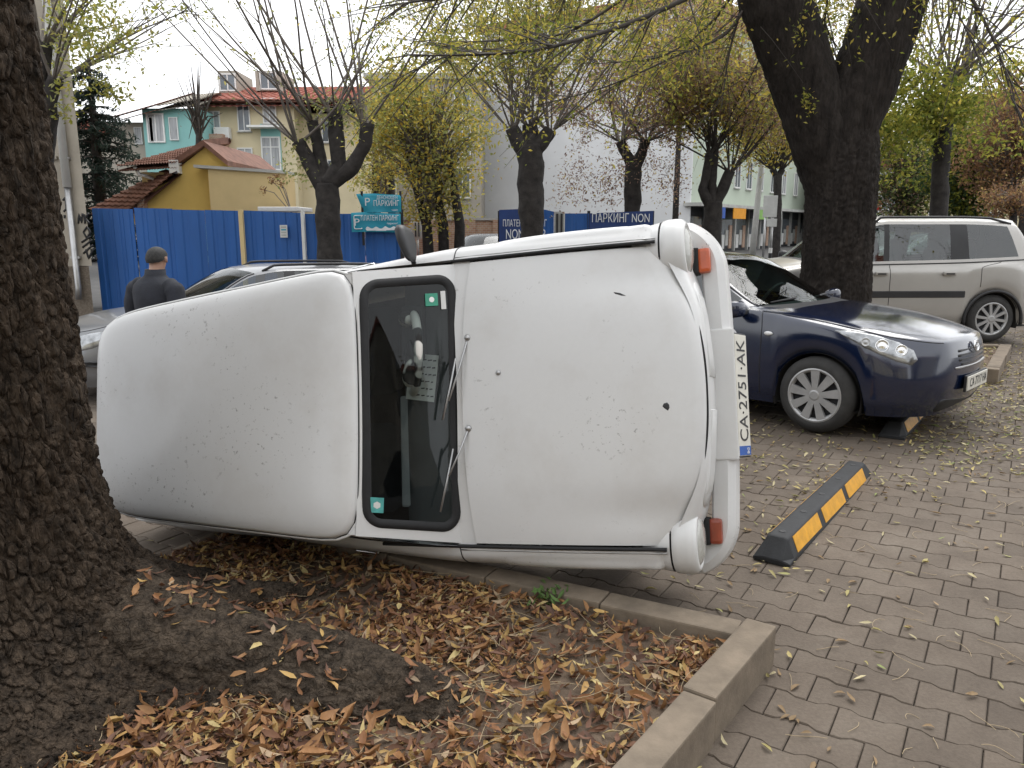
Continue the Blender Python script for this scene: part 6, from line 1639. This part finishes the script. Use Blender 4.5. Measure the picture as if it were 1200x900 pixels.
# big forked tree behind the blue car
Y = 9.4; base = (3.93, Y, soil2(3.93, 9.4) - .08)
bt = empty('street_tree', base, 0, 'huge dark trunk forking into two thick limbs behind the blue car', 'tree')
Hf = pix(975, 120, Y).z - base[2]
def fB(t, z):
    r = .365 + .20 * math.exp(-max(z, 0) / .35) + .03 * math.sin(3 * t + 1) * math.exp(-z / .8) + .012 * math.sin(2 * t + z)
    if z > Hf - .7: r *= 1 - .45 * ((z - Hf + .7) / .75) ** 2
    return (-.04 * z * .5, 0, r)
mbt = MB().grid(trunk_grid(fB, 150, np.linspace(-.1, Hf + .05, 170), .030, 5.3), True)
mbt.F.append(tuple(range(169 * 150, 170 * 150)))
mbt.build('trunk', MAT['bark_mid'], bt, True)
def limb(pts, rad, n=60, seg=80):
    P3 = pchip(np.array(pts, float), seg // (len(pts) - 1)); R3 = pchip(np.array(rad, float)[:, None], seg // (len(pts) - 1))[:, 0]; P = []
    up = None
    for i in range(len(P3)):
        t = Vector(P3[min(i + 1, len(P3) - 1)] - P3[max(i - 1, 0)]).normalized(); e = Vector((0, 1, 0)); a = t.cross(e).normalized(); e = a.cross(t); row = []
        for j in range(n):
            q = 2 * math.pi * j / n; d = a * math.cos(q) + e * math.sin(q); c = Vector(P3[i]); v = c + d * R3[i]
            row.append(v + d * bark_h((v.x + 9, v.y, v.z)) * .026)
        P.append(row)
    m_ = MB().grid(P, True); m_.F.append(tuple(range((len(P) - 1) * n, len(P) * n))); return m_.build('limb', MAT['bark_mid'], bt, True)
lb = lambda px, py, dy=0: rel(base, px, py, Y + dy)
limb([lb(974, 235), lb(962, 165), lb(938, 85), lb(908, 0), lb(880, -90), lb(840, -220)], [.22, .33, .35, .36, .31, .22])
limb([lb(972, 235), lb(986, 165), lb(1016, 85), lb(1046, 0), lb(1072, -90), lb(1110, -220)], [.22, .33, .36, .35, .31, .22])
# its overhanging branches and twigs
random.seed(21)
bm_ = MB(); lv = []
def bough(P, r_, tw=10, lf=4, n=6):
    P = [Vector(lb(*p)) for p in P]; Q = [Vector(v) for v in pchip(np.array([tuple(p) for p in P]), 5)]
    bm_.tube(Q, [r_ * (1 - .8 * i / (len(Q) - 1)) for i in range(len(Q))], n, False)
    for t in range(tw):
        f = random.uniform(.15, .98) * (len(Q) - 1.01); i = int(f); p = Q[i].lerp(Q[i + 1], f - i); d = (Q[i + 1] - Q[i]).normalized() + Vector((random.gauss(0, .5), random.gauss(0, .6), random.gauss(-.1, .5)))
        W_ = bez(p, d, random.uniform(.5, 1.4), (0, 0, random.gauss(-.1, .3)), 4); bm_.tube(W_, [r_ * .35 * (1 - .2 * k) for k in range(5)], 3, False)
        for _ in range(int(lf * 1.9)):
            u = random.uniform(.3, 1) * 3.99; k = int(u); q = W_[k].lerp(W_[k + 1], u - k); lv.append((q.x + random.gauss(0, .08), q.y + random.gauss(0, .08), q.z + random.gauss(0, .08)))
bough([(905, -60, -.3), (790, 5, -.8), (700, 40, -1.0), (600, 62, -1.2), (480, 66, -1.3)], .034, 34, 16)
bough([(905, -90, -.2), (760, -20, -.5), (650, 42, -.6), (540, 50, -.8)], .026, 24, 14)
bough([(900, -40, 0), (850, 40, 0), (800, 62, -.2), (700, 105, -.4), (600, 130, -.5)], .022, 24, 16)
bough([(890, -60, .3), (830, 30, .4), (760, 70, .5), (690, 75, .6)], .022, 22, 16)
bough([(880, -30, .1), (855, 60, .1), (845, 130, 0)], .02, 14, 6)
bough([(960, -120, .2), (970, -20, .2), (965, 40, .3)], .03, 16, 14)
bough([(1090, -120, .0), (1130, -20, -.2), (1170, 60, -.4), (1190, 130, -.5)], .03, 24, 9)
bough([(1070, -90, -.4), (1110, -10, -.8), (1140, 50, -1.0)], .026, 20, 9)
bough([(880, -140, -.2), (720, -60, -.9), (560, -10, -1.4), (430, 10, -1.7)], .03, 26, 14)
bough([(1100, -160, .3), (1180, -60, .4), (1230, 40, .4)], .03, 20, 10)
for k in range(14):
    x = random.uniform(500, 1150); bough([(x + random.uniform(-60, 60) * .3 + (950 - x) * .3, -170, random.uniform(-.6, .8)), (x, -60, random.uniform(-1, .8)), (x - (950 - x) * .12, random.uniform(-10, 30), random.uniform(-1.2, .8))], .014, 12, 14)
for (cx, cy, n_, s_) in ((945, 122, 60, .05), (935, 42, 26, .05)):
    c = lb(cx, cy, -.42); lv += [(c[0] + random.gauss(0, s_), c[1] - abs(random.gauss(0, s_)), c[2] + random.gauss(0, s_ * 1.6)) for _ in range(n_)]
for _ in range(30):
    c = lb(random.uniform(955, 1000), random.uniform(-10, 68), .8); lv += [(c[0] + random.gauss(0, .14), c[1] + random.gauss(0, .2), c[2] + random.gauss(0, .12)) for _ in range(30)]
tag(bm_.build('branches', MAT['twig_dark'], bt, True), kind='stuff')
tag(quads('crown', lv, (.035, .075), OLIVE + YELL[:2], bt, (.3, .5)), kind='stuff')

# limbs of the near tree, above the picture
P0 = Vector((.19, 0, 5.1)); bm_ = MB(); lv = []
for k in range(5):
    a = k * 1.26 + .4; Q = bez(P0 - Vector((0, 0, .4)), (math.cos(a) * .8, math.sin(a) * .8, .8), 3.2, (0, 0, .1), 6)
    bm_.tube(Q, [.22 - .028 * i for i in range(7)], 10)
    for t in range(14):
        i = random.randint(2, 5); W_ = bez(Q[i], Vector((random.gauss(0, 1), random.gauss(0, 1), random.gauss(.2, .5))), random.uniform(.8, 1.8), (0, 0, -.1), 4); bm_.tube(W_, [.03, .025, .02, .012, .006], 4, False)
        for _ in range(16):
            q = W_[random.randint(1, 4)]; lv.append((q.x + random.gauss(0, .2), q.y + random.gauss(0, .2), q.z + random.gauss(0, .2)))
tag(bm_.build('branches', MAT['twig_dark'], treeA, True), kind='stuff')
tag(quads('crown', lv, (.06, .11), OLIVE + YELL[:2], treeA, (.3, .5)), kind='stuff')

# tree behind the near trunk, leafy limb at the upper left
Y = 10.6; b0 = pix(38, 290, Y); base = (b0.x, Y, -.3)
tr1 = [(0, 0, 0, .30), T(40, 280, .26), T(46, 180, .24), T(52, 130, .22)]
h1 = [[T(50, 150, .2), T(58, 115, .14), T(66, 92, .13)], [T(50, 150, .18), T(48, 90, .13), T(52, 50, .12)]]
ex = []
for _ in range(52):
    cx = random.uniform(58, 150); cy = random.gauss(50, 30) - (cx - 60) * .12; c = Vector(rel(base, cx, min(cy, 118), Y + random.uniform(-.8, .8)))
    ex += [(c.x + random.gauss(0, .12), c.y + random.gauss(0, .16), c.z + random.gauss(0, .10)) for _ in range(24)]
for (cx, cy) in ((72, 132), (78, 128), (128, 106), (135, 112), (120, 100), (142, 105)):
    c = Vector(rel(base, cx, cy, Y)); ex += [(c.x + random.gauss(0, .09), c.y + random.gauss(0, .1), c.z + random.gauss(0, .07)) for _ in range(40)]
tree('street_tree', 'leafy yellow green tree half hidden behind the massive near trunk', base, tr1, h1, 11, 2.3, 6, GREEN + OLIVE[1:3], 17, 1.0, 5, (.15, 0, -.1), size=(.05, .10), r0=.03, group=PG, extra=ex, lean=(.5, 0))

# spruce between the beige house and the turquoise one
random.seed(31)
Y = 21.0; b0 = pix(124, 290, Y)
sp = empty('spruce_tree', (b0.x, Y, -.2), 0, 'dark spruce with drooping boughs between the beige house and the turquoise house', 'tree')
MB().tube([(0, 0, 0), (0, 0, 3), (.05, 0, 6.2)], [.2, .15, .03], 12).build('trunk', MAT['bark_far'], sp, True)
lv = []; bm_ = MB()
for k in range(170):
    z = random.uniform(1.2, 5.9); l = .35 + 1.95 * (1 - (z - 1) / 5.2) * random.uniform(.6, 1.05); a = random.uniform(0, 6.283)
    Q = bez((0, 0, z), (math.cos(a), math.sin(a), .12), l, (0, 0, -.5), 5); bm_.tube(Q, [.03, .025, .02, .014, .01, .005], 4, False)
    for _ in range(int(46 * l)):
        u = random.uniform(.15, 1) * 4.99; i = int(u); q = Q[i].lerp(Q[i + 1], u - i); lv.append((q.x + random.gauss(0, .06), q.y + random.gauss(0, .06), q.z - abs(random.gauss(0, .09))))
tag(bm_.build('branches', MAT['twig_dark'], sp, True), kind='stuff'); tag(quads('crown', lv, (.12, .22), SPRUCE, sp, (.2, .35)), kind='stuff')

# loose crowned trees in the background
def broad(name, label, px, Y, py0, crown, n, k, pal, seed, size, stems=1, m='bark_far', tw='twig', spread=(.35, .35, .25), group='background trees'):
    """crown: (px centre, py centre, px half width, py half height)"""
    random.seed(seed); b0 = pix(px, 290, Y); r = empty(name, (b0.x, Y, -.1), 0, label, 'tree', group); base = (b0.x, Y, -.1)
    c = Vector(rel(base, crown[0], crown[1], Y)); hw = crown[2] / 905 * Y; hh = crown[3] / 905 * Y
    mb = MB(); bm_ = MB(); lv = []
    for s in range(stems):
        x0 = (s - (stems - 1) / 2) * .35; top = Vector((c.x + x0 * 1.5, 0, c.z - hh * .2))
        mb.tube([(x0, 0, 0), (x0 * 1.2, 0, top.z * .5), tuple(top)], [.16, .13, .07], 10)
    mb.build('trunk', MAT[m], r, True)
    for i in range(n):
        while True:
            v = Vector((random.uniform(-1, 1), random.uniform(-1, 1), random.uniform(-1, 1)))
            if v.length < 1 and noise.noise(v * 2.2 + Vector((seed, 0, 0))) > -.22: break
        p = c + Vector((v.x * hw, v.y * hw * .8, v.z * hh)); s0 = Vector((c.x * .8, 0, c.z - hh * random.uniform(.2, .9)))
        bm_.tube([s0.lerp(p, .0), s0.lerp(p, .5) + Vector((0, 0, .2)), p], [.04, .022, .008], 4, False)
        for _ in range(k): lv.append((p.x + random.gauss(0, spread[0]), p.y + random.gauss(0, spread[1]), p.z + random.gauss(0, spread[2])))
    tag(bm_.build('branches', MAT[tw], r, True), kind='stuff'); tag(quads('crown', lv, size, pal, r), kind='stuff'); return r
broad('yellow_tree', 'yellow green tree with thin stems behind the teal banners', 520, 20, 260, (500, 152, 72, 108), 190, 60, YELL + GREEN[:2], 41, (.08, .15), 3, spread=(.24, .26, .2))
broad('yellow_tree', 'pale thin tree beside the cream block of flats, yellowing leaves', 452, 24, 260, (448, 180, 40, 70), 60, 40, GREEN + YELL[:2], 42, (.08, .14), 2, spread=(.24, .25, .2))
broad('garden_tree', 'dark green dense tree beyond the roof of the people carrier', 1150, 30, 260, (1128, 205, 46, 60), 120, 75, DARKG + OLIVE[:2], 43, (.14, .26), 1, tw='twig_dark')
broad('garden_tree', 'rust red tree crown at the right behind the people carrier', 1195, 27, 260, (1188, 170, 50, 66), 120, 70, RUST, 44, (.10, .18), 1, spread=(.3, .35, .22))
broad('garden_tree', 'grey green tree between the big trunk and the dark straight trunk', 1062, 34, 260, (1062, 200, 42, 66), 110, 75, DARKG + GREEN + DRY[:2], 45, (.14, .24), 1)
broad('garden_tree', 'low orange brown bush just above the people carrier roof', 1185, 23, 260, (1190, 236, 36, 20), 40, 60, RUST, 46, (.07, .12), 1, spread=(.2, .2, .12))
broad('garden_tree', 'tall brown leaved tree rising behind the corner building shops', 790, 36, 260, (800, 60, 75, 90), 150, 46, DRY, 47, (.14, .24), 1, spread=(.5, .5, .4))
broad('bare_tree', 'small bare tree with thin branches in front of the turquoise house', 236, 26, 260, (232, 125, 30, 50), 46, 1, DRY, 48, (.05, .09), 1, tw='twig_dark')
broad('garden_tree', 'yellow tipped tree at the edge of the street on the right', 1182, 40, 260, (1180, 110, 40, 50), 70, 50, YELL[:2] + OLIVE, 49, (.16, .28), 1, spread=(.5, .5, .4))
# weed with dry seed heads above the yellow yard wall
random.seed(51)
Y = 18.0; b0 = pix(342, 245, Y); base = (b0.x, Y, b0.z - 1.6)
wd = empty('dry_weed', base, 0, 'tall dry weed with brown seed heads in front of the yellow yard wall', 'plant')
mb = MB(); lv = []
for (px, py) in ((308, 222), (318, 212), (324, 208), (330, 216)):
    e = Vector(rel(base, px, py, Y)); mb.tube([(0, 0, 0), (0, 0, 1.5), tuple(e.lerp(Vector((0, 0, 1.6)), .4) + Vector((0, 0, .1))), tuple(e)], [.015, .013, .01, .006], 5, False)
    lv += [(e.x + random.gauss(0, .05), random.gauss(0, .05), e.z + random.gauss(0, .04)) for _ in range(36)]
tag(mb.build('stems', MAT['twig'], wd, True), kind='stuff'); tag(quads('seed_heads', lv, (.05, .09), RUST, wd), kind='stuff')

# the other side of the street, behind the camera: it shows in the glass and paint
terrace(-6, -24, 30, 11, 180, 'cream', 'cream terrace across the street, reflected in the car windows', 8)
terrace(27, -20, 26, 13, 160, 'greybeige', 'grey beige terrace across the street from the shops', 7)
for k, (x, y) in enumerate(((-5.5, -7.5), (1.8, -6.5), (8.5, -6.0), (15.5, -4.0))):
    base = (x, y, 0)
    tree('street_tree', 'bare pollarded tree across the street, opposite ' + ('the massive near trunk', 'the overturned car', 'the blue car', 'the people carrier')[k], base, [(0, 0, 0, .36), (0, 0, 2.2, .32), (0, 0, 2.9, .34)], [[(0, 0, 2.8, .25), (-.5, .1, 3.5, .2)], [(0, 0, 2.8, .25), (.5, 0, 3.6, .2)], [(0, 0, 2.8, .25), (0, .3, 3.7, .2)]], 12, 3.8, 5, GREEN, 60 + k, .9, 4, (0, 0, .3), size=(.06, .1), r0=.05, group='bare trees across the street')
